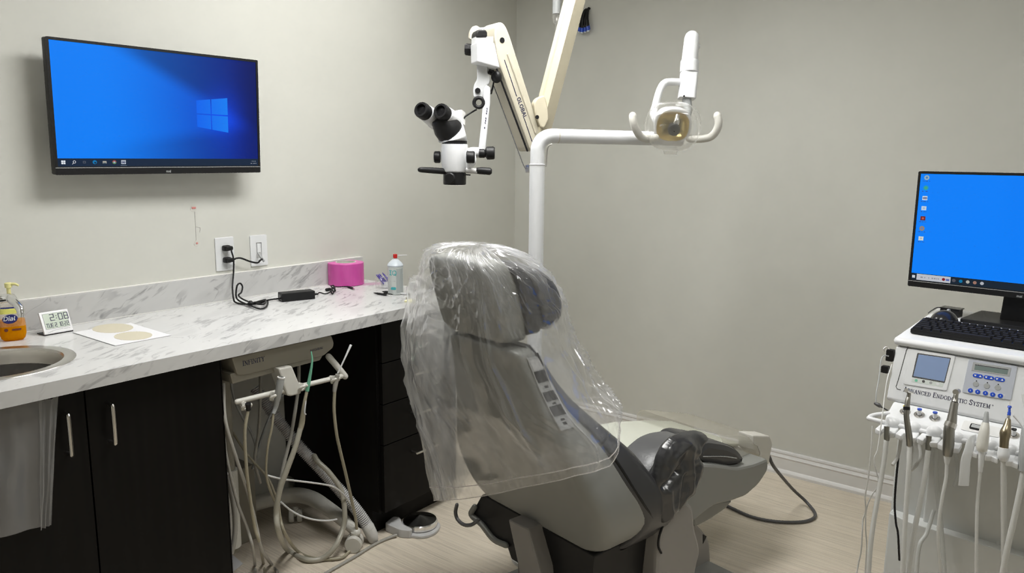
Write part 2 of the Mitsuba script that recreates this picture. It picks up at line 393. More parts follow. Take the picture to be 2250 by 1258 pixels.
# marks left on the wall by a removed mount
for (px, kind) in (((0, -1.955, 1.26), 0), ((0, -1.951, 1.129), 1)):
    d = xf(cyl(.013 if kind == 0 else .011, .0012, n=14), axis_frame((0.0003, px[1], px[2]), (1, 0, 0)))
    part('wall_left', 'plaster_patch', d, 'mat_white_warm', label='small pale plaster patch with a red anchor on the wall')
    part('wall_left', 'anchor', xf(slab(-.008, .008, -.003, .004, 0, .003, .001) if kind == 0 else cyl(.0035, .003, n=10), frame((0.0012, px[1], px[2] + .002), (0, 1, 0), (0, 0, 1))), 'mat_pink_pale', label='red wall anchor end')
M('mat_pink_pale', (0.55, 0.22, 0.20), 0.6)
M('mat_scuff', (0.36, 0.35, 0.33), 0.8)
for a, b in (((0.0004, -1.951, 1.249), (0.0004, -1.952, 1.141)), ((0.0004, -1.949, 1.192), (0.0004, -1.933, 1.187)), ((0.0004, -1.933, 1.187), (0.0004, -1.936, 1.17))):
    part('wall_left', 'pencil_mark', tube([a, b], 0.0011, 4, smooth=False), 'mat_scuff', label='thin pencil line on the wall')

# ---------------------------------------------------------------- counter and cabinets
CZ = 0.90
cx, cy, cr = 0.348, -2.75, 0.192
outer = Polygon([(0.0, -2.965), (0.6435, -2.965), (0.6435, -1.16), (0.0, -1.16)])
hole = Point(cx, cy).buffer(cr - 0.012, 32)
ct = thing('countertop', 'white marble patterned countertop with grey veins above the dark cabinets', 'countertop')
part(ct, 'slab', xf(shp(outer.difference(hole), 0.0407), frame((0, 0, CZ - 0.0407))), 'mat_marble', False)
part(ct, 'backsplash', slab(0.0, 0.019, -2.965, -1.16, CZ, CZ + 0.102, .0015), 'mat_marble', False, label='low marble patterned backsplash strip')
part(ct, 'backsplash_cap', slab(0.0, 0.0185, -2.964, -1.161, CZ + 0.1021, CZ + 0.1045, .0005), 'mat_marble_edge', False, label='pale caulk edge on the backsplash')
part(ct, 'seam', slab(0.019, 0.022, -2.964, -1.161, CZ, CZ + .003, .0008), 'mat_marble_edge', False)

sk = thing('sink', 'round brushed steel sink set in the marble counter, cut off at the left', 'sink')
part(sk, 'rim', xf(lathe([(cr - .034, -.004), (cr - .030, .0015), (cr - .012, .003), (cr - .002, .0022), (cr, .0003)], 56, False), frame((cx, cy, CZ))), 'mat_steel', label='flat steel rim')
part(sk, 'bowl', xf(lathe([(cr - .033, -.003), (cr - .038, -.02), (cr - .045, -.10), (cr - .065, -.135), (.05, -.148), (.022, -.152), (.001, -.153)], 56, False), frame((cx, cy, CZ))), 'mat_sink')
part(sk, 'drain', xf(lathe([(.022, .0), (.030, .002), (.032, .0)], 24), frame((cx, cy, CZ - .151))), 'mat_chrome')

fa = thing('faucet', 'curved chrome faucet spout over the sink at the left edge', 'faucet')
fp = [(0.105, -2.86, CZ), (0.105, -2.86, CZ + .06), (0.115, -2.845, CZ + .115), (0.15, -2.652, 1.039), (0.2, -2.642, 1.038), (0.235, -2.638, 1.02), (0.245, -2.639, 1.003)]
part(fa, 'spout', tube(fp, [.014, .014, .0135, .0125, .012, .011, .0105], 14, rnd=False), 'mat_chrome', 60)
part(fa, 'aerator', tube([(0.245, -2.639, 1.005), (0.247, -2.64, 0.9944)], [.0085, .0085], 14, smooth=False), 'mat_chrome')
part(fa, 'base', xf(cyl(.026, .012, .004), frame((0.105, -2.86, CZ))), 'mat_chrome')

# sink cabinet: carcass, two doors
def handle_v(cab, x, y, z0, z1):
    p = [(x, y, z0), (x + .026, y, z0 + .001), (x + .030, y, z0 + .012), (x + .030, y, z1 - .012), (x + .026, y, z1 - .001), (x, y, z1)]
    return tube(p, .0052, 10, 5)
def handle_h(x, y0, y1, z):
    p = [(x, y0, z), (x + .026, y0 + .001, z), (x + .030, y0 + .012, z), (x + .030, y1 - .012, z), (x + .026, y1 - .001, z), (x, y1, z)]
    return tube(p, .0048, 10, 5)
FX = 0.600
TOPZ = CZ - 0.041
sc = thing('sink_cabinet', 'dark espresso two door base cabinet under the sink', 'cabinet')
part(sc, 'carcass', slab(0.002, FX - .021, -2.955, -2.242, 0.095, TOPZ, .001), 'mat_espresso', False)
part(sc, 'toe_kick', slab(0.05, 0.542, -2.955, -2.242, 0.0, 0.095, .001), 'mat_espresso', False)
part(sc, 'end_panel', slab(0.003, FX - .001, -2.2415, -2.2385, 0.0, TOPZ, .0005), 'mat_espresso', False)
yg = -2.634
d1 = part(sc, 'door', slab(FX - .019, FX, -2.950, yg - .0022, 0.10, TOPZ - .004, .0015), 'mat_espresso', False)
h = (0.62, -2.69, 0.8002); h2 = (0.62, -2.688, 0.6915)
part(sc, 'door__handle', handle_v(d1, FX, (h[1] + h2[1]) / 2, h2[2], h[2]), 'mat_nickel', label='brushed bar handle')
d2 = part(sc, 'door', slab(FX - .019, FX, yg + .0022, -2.244, 0.10, TOPZ - .004, .0015), 'mat_espresso', False)
h = (0.62, -2.579, 0.7971); h2 = (0.62, -2.578, 0.6891)
part(sc, 'door_001__handle', handle_v(d2, FX, (h[1] + h2[1]) / 2, h2[2], h[2]), 'mat_nickel', label='brushed bar handle')

dc = thing('drawer_cabinet', 'dark espresso base cabinet with four drawers beside the chair', 'cabinet')
part(dc, 'carcass', slab(0.002, FX - .021, -1.600, -1.175, 0.095, TOPZ, .001), 'mat_espresso', False)
part(dc, 'toe_kick', slab(0.05, 0.542, -1.600, -1.175, 0.0, 0.095, .001), 'mat_espresso', False)
zs = [TOPZ - .006, 0.694, 0.533, 0.371, 0.098]
for k in range(4):
    dn = part(dc, 'drawer', slab(FX - .019, FX, -1.588, -1.178, zs[k + 1] + .002, zs[k] - .002, .0015), 'mat_espresso', False)
    hz = (zs[k] - .067) if k else zs[k] - .07
    part(dc, dn.split('__')[1] + '__handle', handle_h(FX, -1.44, -1.32, hz), 'mat_nickel', label='brushed bar handle')

# ---------------------------------------------------------------- wall plates, cords
pl = thing('wall_outlet', 'white wall outlet plate with two black plugs, left of the other plate', 'outlet')
oy, oz = -1.840, 1.080
part(pl, 'plate', xf(prism(rrect(.079, .129, .004), .006, .002), frame((0.0002, oy, oz), (0, 1, 0), (0, 0, 1))), 'mat_white', 30)
part(pl, 'receptacle', xf(prism(rrect(.033, .067, .003), .0018, .0006), frame((0.006, oy, oz), (0, 1, 0), (0, 0, 1))), 'mat_white', 30)
pl2 = thing('cable_plate', 'white wall plate with an open cable slot, right of the outlet', 'wall plate')
sy, sz = -1.690, 1.080
ring = Polygon(rrect(.076, .123, .004)).difference(Polygon(rrect(.026, .064, .002)))
part(pl2, 'plate', xf(shp(ring, .006), frame((0.0002, sy, sz), (0, 1, 0), (0, 0, 1))), 'mat_white', False)
part(pl2, 'slot_insert', xf(prism(rrect(.026, .064, .002), .0015), frame((0.0004, sy, sz), (0, 1, 0), (0, 0, 1))), 'mat_mid_grey', False, label='grey recess of the slot')
part(pl2, 'slot_flap', xf(prism(rrect(.016, .036, .002), .004, .001), frame((0.0018, sy + .0005, sz + .010), (0, 1, 0), (0, 0, 1))), 'mat_white', 30)

def plug(o, yd):
    return cat(xf(slab(-.014, .014, -.011, .011, 0, .020, .004, .006), frame(o, (0, 1, 0), (0, 0, 1))), xf(slab(-.010, .018, -.008, .008, .014, .030, .004, .005), frame(o, (0, 1, 0), (0, 0, 1))))
pc = thing('power_adapter', 'black power adapter brick on the counter with its looped cord to the outlet', 'power adapter')
o1 = (0.0078, -1.841, 1.104); o2 = (0.0078, -1.84, 1.058)
part(pc, 'cord__plug', plug(o1, 1), 'mat_black', 30, label='black plug')
run = [(0.030, o1[1] + .018, o1[2]), (0.036, -1.832, 1.095), (0.034, -1.823, 1.062), (0.03, -1.824, 1.006), (0.05, -1.844, 0.9567), (0.09, -1.867, 0.9205), (0.0974, -1.863, 0.905), (0.1572, -1.86, 0.905), (0.1804, -1.817, 0.905), (0.1601, -1.768, 0.906), (0.2505, -1.833, 0.906), (0.2752, -1.879, 0.906), (0.1847, -1.868, 0.908), (0.1066, -1.855, 0.912), (0.13, -1.881, 0.9359), (0.13, -1.875, 0.9732), (0.13, -1.861, 0.9818), (0.13, -1.852, 0.9668), (0.14, -1.865, 0.9489), (0.15, -1.883, 0.9422), (0.0971, -1.835, 0.915), (0.173, -1.847, 0.912), (0.2367, -1.839, 0.912), (0.166, -1.78, 0.912), (0.2013, -1.85, 0.916), (0.1886, -1.87, 0.914), (0.1832, -1.814, 0.912), (0.1623, -1.743, 0.908), (0.1791, -1.718, 0.91)]
part(pc, 'cord', tube(run, .0031, 8, 8), 'mat_black', 60)
part(pc, 'cord__tie', xf(cyl(.010, .012, .002, 12), axis_frame((0.1821, -1.862, 0.912), (0.2, 1, 0))), 'mat_black')
pv = thing('plug_cable', 'black cable from the lower outlet socket into the cable plate', 'cord')
part(pv, 'plug', plug(o2, 1), 'mat_black', 30, label='black plug')
part(pv, 'cable', tube([(0.030, o2[1] + .018, o2[2]), (0.035, -1.81, 1.063), (0.035, -1.79, 1.061), (0.035, -1.751, 1.044), (0.036, -1.72, 1.036), (0.038, -1.71, 1.044), (0.04, -1.699, 1.05)], .0034, 8), 'mat_black', 60)
part(pv, 'tail', tube([(0.012, -1.699, 1.072), (0.03, -1.7, 1.057), (0.038, -1.69, 1.038)], [.004, .005, .0045], 8), 'mat_grey_plastic', 60, label='grey cable end')

ad = pc
a0, a1 = np.array((0.1953, -1.722, 0.9)), np.array((0.2316, -1.603, 0.9))
ax = nrm(a1 - a0)
amid = (a0 + a1) / 2 + np.array([-.012, 0, 0])
AM = frame(amid, ax, np.cross((0, 0, 1), ax))
part(ad, 'body', xf(slab(-.066, .066, -.026, .026, 0, .033, .003, .004), AM), 'mat_black', 30)
part(ad, 'socket', xf(slab(-.0668, -.064, -.013, .013, .006, .026, .001), AM), 'mat_black_gloss', 30)
part(ad, 'strain_relief', xf(cyl(.005, .022, .001, 10, .0035), axis_frame((AM @ np.array([.065, 0, .014, 1]))[:3], ax)), 'mat_black')
oc = pc
e0 = (AM @ np.array([.086, 0, .014, 1]))[:3]
part(oc, 'lead', tube([tuple(e0), (0.1556, -1.516, 0.903), (0.1987, -1.521, 0.903), (0.1884, -1.489, 0.905), (0.1809, -1.471, 0.915), (0.1732, -1.457, 0.92), (0.1357, -1.398, 0.908), (0.1351, -1.36, 0.905), (0.1614, -1.368, 0.905)], .0021, 7), 'mat_black', 60)
part(oc, 'lead__barrel_plug', tube([(0.1395, -1.356, 0.905), (0.16, -1.361, 0.905), (0.1918, -1.371, 0.905)], [.0030, .0045, .0045], 10, smooth=False), 'mat_black')
part(oc, 'lead__plug_tip', tube([(0.1918, -1.371, 0.905), (0.2146, -1.381, 0.905)], .0026, 10, smooth=False), 'mat_nickel')
bund = [(0.1934, -1.487, 0.93), (0.1699, -1.454, 0.925), (0.2118, -1.482, 0.92), (0.2297, -1.509, 0.905), (0.2285, -1.514, 0.915), (0.2204, -1.493, 0.93), (0.2021, -1.49, 0.92), (0.1913, -1.472, 0.905), (0.1938, -1.465, 0.91), (0.1891, -1.482, 0.925)]
part(oc, 'lead__bundle', tube(bund, .0026, 7, 6), 'mat_black', 60)
part(oc, 'lead__ferrite', tube([(0.1404, -1.467, 0.906), (0.1417, -1.451, 0.906)], .0065, 12, smooth=False, rnd=True), 'mat_black')

# ---------------------------------------------------------------- things on the counter
rl = thing('barrier_film_roll', 'bright pink roll of barrier film standing by the backsplash', 'film roll')
c = (0.1405, -1.302, 0.9); c = (c[0] - 0.077, c[1] + 0.005, CZ)
R0, Hh = .0775, .098
part(rl, 'roll', xf(lathe([(.040, .002), (R0 - .002, .001), (R0, .003), (R0, Hh - .003), (R0 - .002, Hh - .001), (.044, Hh)], 48, False), frame(c)), 'mat_pink', 40)
part(rl, 'core', xf(lathe([(.0398, .0005), (.0398, Hh + .001), (.0440, Hh + .001), (.0440, Hh - .002)], 40, False), frame(c)), 'mat_white_warm', 40, label='pale cardboard core')
part(rl, 'film_tail', xf(slab(-.03, .075, -.055, .004, 0.0004, .0012, .0002), rotz((c[0] + .045, c[1] + .06, CZ), 60)), 'mat_film_pink', False, label='loose end of pink film on the counter')
film('mat_film_pink', 0.5, (0.85, 0.6, 0.76))

sp = thing('spray_can', 'pale aerosol duster can with a red nozzle and thin straw', 'spray can')
c = (0.4356, -1.337, 0.9); c = (c[0] - .030, c[1] + .010, CZ)
R0 = .0315
M('mat_can', (0.48, 0.51, 0.50), 0.3)
M('mat_can_band', (0.33, 0.36, 0.36), 0.3)
part(sp, 'body', xf(lathe([(R0 - .003, .0), (R0, .004), (R0, .112), (R0 - .002, .116)], 32), frame(c)), 'mat_can', 40)
part(sp, 'label_panel', xf(loft([[(1.008 * R0 * math.cos(a), 1.008 * R0 * math.sin(a), z) for a in np.radians(np.linspace(-38, 22, 9))] for z in (.010, .108)], False, False), frame(c)), 'mat_can_band', True, label='grey text panel of the can')
part(sp, 'shoulder', xf(lathe([(R0, .115), (R0 + .0012, .120), (R0 - .003, .127), (R0 - .009, .134), (.017, .138), (.015, .141), (.012, .143), (.002, .144)], 32), frame(c)), 'mat_can_cap', 40, label='pale blue white shoulder')
M('mat_can_cap', (0.52, 0.57, 0.62), 0.3)
part(sp, 'stem', xf(cyl(.006, .006, 0, 12), frame((c[0], c[1], c[2] + .143))), 'mat_white')
part(sp, 'nozzle', xf(cyl(.0085, .017, .002, 14), frame((c[0], c[1], c[2] + .148))), 'mat_red', label='red nozzle')
nz = np.array([c[0], c[1], c[2] + .158])
part(sp, 'straw', tube([nz, nz + np.array([.012, .028, .0005]), nz + np.array([.018, .048, -.001])], .0017, 8, smooth=False), 'mat_white')
def on_can(z, ang, s, h, mat, name, sx=1.0):
    a = math.radians(ang); o = (c[0] + 1.01 * R0 * math.cos(a), c[1] + 1.01 * R0 * math.sin(a), c[2] + z)
    part(sp, name, text(s, h, frame(o, (-math.sin(a), math.cos(a), 0), (0, 0, 1)), .0004, center=True), mat, False, label='printed lettering')
on_can(.082, -62, 'IQ', .020, 'mat_teal', 'print')
on_can(.056, -60, '------', .004, 'mat_ink', 'print')
part(sp, 'emblem', xf(prism(rrect(.022, .011, .005), .0012, .0003), frame((c[0] + 1.0 * R0 * math.cos(math.radians(-60)), c[1] + R0 * math.sin(math.radians(-60)), c[2] + .028), (math.sin(math.radians(60)), math.cos(math.radians(60)), 0), (0, 0, 1))), 'mat_teal', 30, label='teal printed emblem')

bx = thing('applicator_bag', 'clear bag of purple applicator brushes between the pink roll and the spray can', 'brush bag')
c0 = np.array((0.2963, -1.258, 0.9)); c0[2] = CZ
for k in range(7):
    a = rng.uniform(-.3, .3); b = c0 + np.array([-.03 + rng.uniform(-.008, .008), -.012 + k * .005, .020 + k * .002])
    part(bx, 'brush', tube([b, b + np.array([-.005 + .02 * a, -.028 + .01 * a, .034 + .006 * rng.uniform(-1, 1)])], [.0034, .0020], 6, smooth=False), 'mat_purple')
part(bx, 'cup', xf(lathe([(.014, 0), (.017, .002), (.019, .028), (.0175, .028), (.0155, .004)], 20), frame(c0 + np.array([-.032, .004, 0.0005]))), 'mat_white', 40, label='small white cup')
m = ell(.030, .042, .032, 3); v = m.vertices; v += (meshkit.fbm(v * 60, 3)[:, None] - .5) * .010; v[:, 2] = np.maximum(v[:, 2], -.020); m.vertices = v
part(bx, 'bag', xf(m, frame(c0 + np.array([-.034, -.004, .0235]))), 'mat_clear', 60, label='thin clear plastic bag')
wb = thing('white_bottle', 'white capped bottle standing behind the wrapped headrest', 'bottle')
cb = np.array((0.3152, -1.056, 0.9)); cb = np.array([cb[0] - .04, min(cb[1], -1.205), CZ])
part(wb, 'body', xf(lathe([(.028, 0), (.030, .003), (.030, .066), (.026, .074), (.021, .078)], 24), frame(cb)), 'mat_white', 40)
part(wb, 'cap', xf(lathe([(.0235, .078), (.0245, .080), (.0245, .106), (.021, .111), (.0, .112)], 24), frame(cb)), 'mat_white_warm', 40, label='ivory cap')
sb = thing('small_white_box', 'small white carton half hidden behind the chair wrap', 'box')
cs = np.array((0.3926, -1.205, 0.9)); cs[2] = CZ
part(sb, 'carton', xf(slab(-.016, .016, -.016, .016, 0, .034, .001), rotz(cs, 12)), 'mat_white', False)
part(sb, 'print', xf(slab(-.010, .010, .0161, .0164, .010, .026, 0), rotz(cs, 192)), 'mat_light_grey', False, label='grey print panel')

def pen(tip, end, label, caps):
    t = thing('pen', label, 'pen', 'pens beside the spray can')
    tip, end = np.array(tip), np.array(end); d = nrm(end - tip)
    L_ = np.linalg.norm(end - tip)
    tp = lambda a: tip + d * a * L_
    part(t, 'barrel', tube([tp(.30), tp(.97)], .0036, 10, smooth=False), caps[0])
    part(t, 'grip', tube([tp(0), tp(.06), tp(.12), tp(.38)], [.0012, .0030, .0043, .0043], 10, smooth=False), caps[1])
    part(t, 'clip', tube([tp(.30) + (0, 0, .006), tp(.55) + (0, 0, .006)], .0018, 6, smooth=False), caps[1])
    part(t, 'end_cap', tube([tp(.95), tp(1.0)], .0038, 10, smooth=False), caps[2])
pen((0.3393, -1.387, 0.905), (0.5328, -1.381, 0.905), 'clear barrelled ballpoint pen with a black cap, nearer the counter edge', ('mat_clear', 'mat_black', 'mat_hose_tan'))
pen((0.3467, -1.347, 0.906), (0.4766, -1.318, 0.906), 'white ballpoint pen with a black clip, lying just behind the clear pen', ('mat_white', 'mat_black', 'mat_black'))
sn = thing('sticky_note_pad', 'small pale yellow note pad at the counter edge by the wrap', 'note pad')
cn = np.array((0.5697, -1.403, 0.9)); cn[2] = CZ
part(sn, 'sheets', xf(slab(-.020, .020, -.020, .020, 0, .006, .0004), rotz(cn, 25)), 'mat_note', False)
M('mat_note', (0.74, 0.72, 0.42), 0.7)

# stencil card with two ovals
cd = thing('paper_card', 'thin white card with two beige ovals beside the desk clock', 'paper')
p = [np.array(q)[:2] for q in ((0.1347, -2.462, 0.9), (0.4043, -2.458, 0.9), (0.4037, -2.286, 0.9), (0.1339, -2.281, 0.9))]
o1_ = np.array([np.array(q)[:2] for q in ((0.1344, -2.404, 0.9), (0.237, -2.385, 0.9), (0.2088, -2.308, 0.9), (0.1045, -2.324, 0.9))])
o2_ = np.array([np.array(q)[:2] for q in ((0.294, -2.409, 0.9), (0.3788, -2.392, 0.9), (0.3608, -2.322, 0.9), (0.265, -2.337, 0.9))])
def oval(o):
    cc = o.mean(0); u = (o[2] - o[0]) / 2; w = (o[1] - o[3]) / 2
    return np.array([cc + u * math.cos(a) + w * math.sin(a) for a in np.linspace(0, 2 * math.pi, 36, endpoint=False)])
part(cd, 'sheet', xf(prism(np.array(p), .0012), frame((0, 0, CZ + .0008))), 'mat_paper', False)
part(cd, 'oval', xf(prism(oval(o1_), .0005), frame((0, 0, CZ + .0020))), 'mat_pad_beige', False, label='beige oval')
part(cd, 'oval', xf(prism(oval(o2_), .0005), frame((0, 0, CZ + .0020))), 'mat_pad_beige', False, label='beige oval')
part(cd, 'edge_strip', tube([tuple(p[0]) + (CZ + .0012,), tuple(p[1]) + (CZ + .0012,)], .0012, 5, smooth=False), 'mat_grey_plastic', label='dark lower edge')

# desk clock
ck = thing('desk_clock', 'folding silver desk clock reading 2:08 beside the soap bottle', 'clock')
k0, k1 = np.array((0.1137, -2.536, 0.9)), np.array((0.1095, -2.45, 0.9))
kx = nrm(k1 - k0); kw = np.linalg.norm(k1 - k0); kn = np.cross(kx, (0, 0, 1)); tl = math.radians(24)
ky = nrm(np.array([0, 0, 1.0]) * math.cos(tl) - kn * math.sin(tl))
KC = frame(k0 + np.array([0, 0, .003]), kx, ky)
kh = .072
part(ck, 'case', xf(slab(0, kw, 0, kh, -.004, .003, .0012, .002), KC), 'mat_clock', 30)
M('mat_clock', (0.58, 0.58, 0.59), 0.3, metallic=0.2)
part(ck, 'stand', xf(slab(0, kw, -.048, 0, 0, .003, .001), frame(k0 + kn * 0.0, kx, np.cross((0, 0, 1), kx))) if False else xf(slab(0, kw, 0.0, .050, 0, .003, .001), frame(k0, kx, -kn)), 'mat_black', False, label='dark folding base')
part(ck, 'display', xf(slab(kw * .10, kw * .92, kh * .22, kh * .90, .003, .0036, .0001), KC), 'mat_lcd', False, label='pale grey display')
part(ck, 'display_frame', xf(shp(Polygon(rrect(kw * .84, kh * .70, .001)).difference(Polygon(rrect(kw * .815, kh * .665, .001))), .0008), KC @ frame((kw * .51, kh * .56, .0031))), 'mat_grey_plastic', False)
part(ck, 'arc', tube([(KC @ np.array([x, y, .0034, 1]))[:3] for x, y in ((kw * .12, kh * .05), (kw * .35, kh * .13), (kw * .6, kh * .15), (kw * .9, kh * .13))], .0006, 5), 'mat_grey_plastic')
SEG = {'2': 'abged', '0': 'abcdef', '8': 'abcdefg', '1': 'bc', 'T': 'aif', 'U': 'bcdef', 'E': 'adefg'}
def seg7(chars, w, h, t, gap):
    g, x = [], 0
    for ch in chars:
        if ch == ':':
            g += [Point(x + w * .15, h * .3).buffer(t * .6), Point(x + w * .15, h * .7).buffer(t * .6)]; x += w * .3 + gap; continue
        if ch == ' ': x += w * .5; continue
        q = {'a': [(0, h), (w, h)], 'b': [(w, h), (w, h / 2)], 'c': [(w, h / 2), (w, 0)], 'd': [(0, 0), (w, 0)], 'e': [(0, h / 2), (0, 0)], 'f': [(0, h), (0, h / 2)], 'g': [(0, h / 2), (w, h / 2)], 'i': [(w / 2, h), (w / 2, 0)]}
        for s_ in SEG[ch]:
            if ch == 'T' and s_ == 'f': continue
            g.append(LineString([(a + x, b) for a, b in q[s_]]).buffer(t / 2, cap_style=3))
        x += w + gap
    return unary_union(g)
part(ck, 'digits', xf(shp(seg7('2:08', kw * .125, kh * .27, .0024, kw * .065), .0005), KC @ frame((kw * .33, kh * .575, .0036))), 'mat_ink', False, label='large digits 2:08')
part(ck, 'digits', xf(shp(seg7('TUE 2 10 22', kw * .058, kh * .17, .0016, kw * .030), .0005), KC @ frame((kw * .14, kh * .28, .0036))), 'mat_ink', False, label='small day and date digits')

# soap bottle
so = thing('soap_bottle', 'clear pump bottle of orange hand soap with a blue oval label', 'soap bottle')
c = np.array((0.1125, -2.614, 0.9)); c = np.array([c[0] - .018, c[1], CZ])
vx = nrm(np.array([CAM[1] - c[1], -(CAM[0] - c[0]), 0])); vx = -vx if vx @ np.array([.78, .6, 0]) < 0 else vx
vn = np.cross(vx, (0, 0, 1)); SO = frame(c, vx, -vn)   # y points away from the viewer
def so_ring(w, d, z, n=40):
    a = np.arange(n) * 2 * np.pi / n
    return np.stack([np.sign(np.cos(a)) * np.abs(np.cos(a)) ** .62 * w, np.sign(np.sin(a)) * np.abs(np.sin(a)) ** .7 * d, 0 * a + z], 1)
low = [(.026, .018, .0005), (.0320, .022, .006), (.0355, .0245, .020), (.0358, .0245, .045), (.0345, .024, .0615)]
part(so, 'liquid', xf(loft([so_ring(w * .975, d * .975, z + .0012) for w, d, z in low]), SO), 'mat_soap', 50, label='orange soap filling the lower half')
top = low[3:] + [(.0330, .023, .078), (.0315, .022, .098), (.026, .019, .112), (.014, .014, .121), (.0125, .0125, .124)]
part(so, 'bottle', xf(loft([so_ring(w, d, z) for w, d, z in top], True, False), SO), 'mat_soap_clear', 50)
part(so, 'collar', xf(lathe([(.014, .122), (.015, .124), (.015, .136), (.009, .139)], 24), SO), 'mat_white_warm', 40)
part(so, 'pump', xf(cat(lathe([(.0055, .138), (.0055, .160), (.0095, .161), (.0095, .174), (.006, .176)], 18)), SO), 'mat_pump', 40, label='pale yellow pump head')
M('mat_pump', (0.66, 0.62, 0.28), 0.4)
part(so, 'spout', tube([(SO @ np.array(q))[:3] for q in ((0, 0, .170, 1), (.016, -.006, .171, 1), (.026, -.010, .166, 1))], [.0045, .0042, .0032], 10), 'mat_pump', 50)
def so_front(z, x, k=1.0):
    zz = [q[2] for q in top]; w = np.interp(z, zz, [q[0] for q in top]); d = np.interp(z, zz, [q[1] for q in top])
    s = min(abs(x) / w, .98)
    return -d * (1 - s ** (2 / .62)) ** (.35) - .0006 * k
def so_decal(geom, name, mat, dep, label, k=1.0):
    ms = shp(geom, .0003); ms = ms.subdivide_to_size(.004) if hasattr(ms, 'subdivide_to_size') else ms
    v = np.array(ms.vertices); f = np.array(ms.faces)
    nv = np.stack([v[:, 0], [so_front(z, x, k) - t for x, z, t in zip(v[:, 0], v[:, 1], v[:, 2])], v[:, 1]], 1)
    part(so, name, xf(tm(nv, f), SO), mat, False, label=label)
so_decal(affinity.rotate(affinity.translate(affinity.scale(Point(0, 0).buffer(1, 24), .0195, .0135), -.004, .0690), 8), 'oval_label', 'mat_navy', .0, 'blue oval label', 1.0)
M('mat_label_yellow', (0.68, 0.66, 0.16), 0.5)
so_decal(Polygon([(-.028, .0845), (.018, .0845), (.018, .1000), (-.026, .1000)]), 'band', 'mat_label_yellow', 0, 'yellow label band', 1.0)
so_decal(Polygon([(-.026, .1003), (.016, .1003), (.015, .1045), (-.025, .1045)]), 'band', 'mat_navy', 0, 'dark blue label strip', 1.0)
so_decal(Point(-.0165, .036).buffer(.0050), 'badge', 'mat_maroon', 0, 'small dark round badge', 1.0)
so_decal(Polygon(rrect(.024, .0052, .0025)).buffer(0), 'badge', 'mat_maroon', 0, 'small dark badge', 1.0) if False else so_decal(affinity.translate(Polygon(rrect(.024, .0056, .0025)), .010, .036), 'badge', 'mat_maroon', 0, 'small dark badge', 1.0)
M('mat_maroon', (0.12, 0.03, 0.02), 0.5)
tx = meshkit.text_mesh('Dial', .0125, .0003, True); b_ = tx.bounds
v = np.array(tx.vertices); v[:, 0] -= (b_[0][0] + b_[1][0]) / 2; v[:, 0] += .18 * v[:, 1]
nv = np.stack([v[:, 0] - .006, [so_front(z + .0645, x - .006, 2.2) - t for x, z, t in v], v[:, 1] + .0645], 1)
part(so, 'lettering', xf(tm(nv, tx.faces), SO), 'mat_white', False, label='white brand lettering on the oval')

# clear trash bag hanging over the cabinet door
tb = thing('trash_bag', 'thin translucent trash bag hanging over the left cabinet door', 'plastic bag')
def bag_sheet(x, pts_top, pts_bot, n=26, mrow=20, amp=.004, seed=1):
    V = []
    for j in range(mrow):
        t = j / (mrow - 1)
        for i in range(n):
            s = i / (n - 1)
            a = np.array(pts_top[0]) * (1 - s) + np.array(pts_top[1]) * s; b = np.array(pts_bot[0]) * (1 - s) + np.array(pts_bot[1]) * s
            q = a * (1 - t) + b * t
            q = np.array([x + amp * (math.sin(s * 19 + seed + 2 * t) * .5 + 2 * (meshkit.noise(np.array([s * 7, t * 3, seed * 1.7])) - .5)), q[1], q[2]])
            V.append(q)
    F = [(j * n + i, j * n + i + 1, (j + 1) * n + i + 1, (j + 1) * n + i) for j in range(mrow - 1) for i in range(n - 1)]
    return tm(np.array(V), F)
part(tb, 'sheet', bag_sheet(.612, ((0, -2.948, .857), (0, (0.612, -2.74, 0.8479)[1], .857)), ((0, -2.948, (0.612, -2.847, 0.5341)[2]), (0, (0.612, -2.768, 0.5229)[1], (0.612, -2.768, 0.5229)[2])), seed=1), 'mat_film_trash', True)
part(tb, 'gusset', bag_sheet(.622, ((0.622, -2.748, 0.8519), (0.622, -2.702, 0.8523)), ((0.622, -2.775, 0.5163), (0.622, -2.751, 0.5228)), 14, 20, .006, seed=4), 'mat_film_trash', True, label='folded side of the bag')
pf = thing('floor_paper', 'corner of a white sheet on the floor by the cabinet end', 'paper')
part(pf, 'sheet', xf(prism(np.array([(0.2468, -2.031, 0)[:2], (0.3429, -2.044, 0)[:2], (0.3639, -2.098, 0)[:2], (0.2923, -2.093, 0)[:2]]), .0012), frame((0, 0, .0004))), 'mat_paper', False)

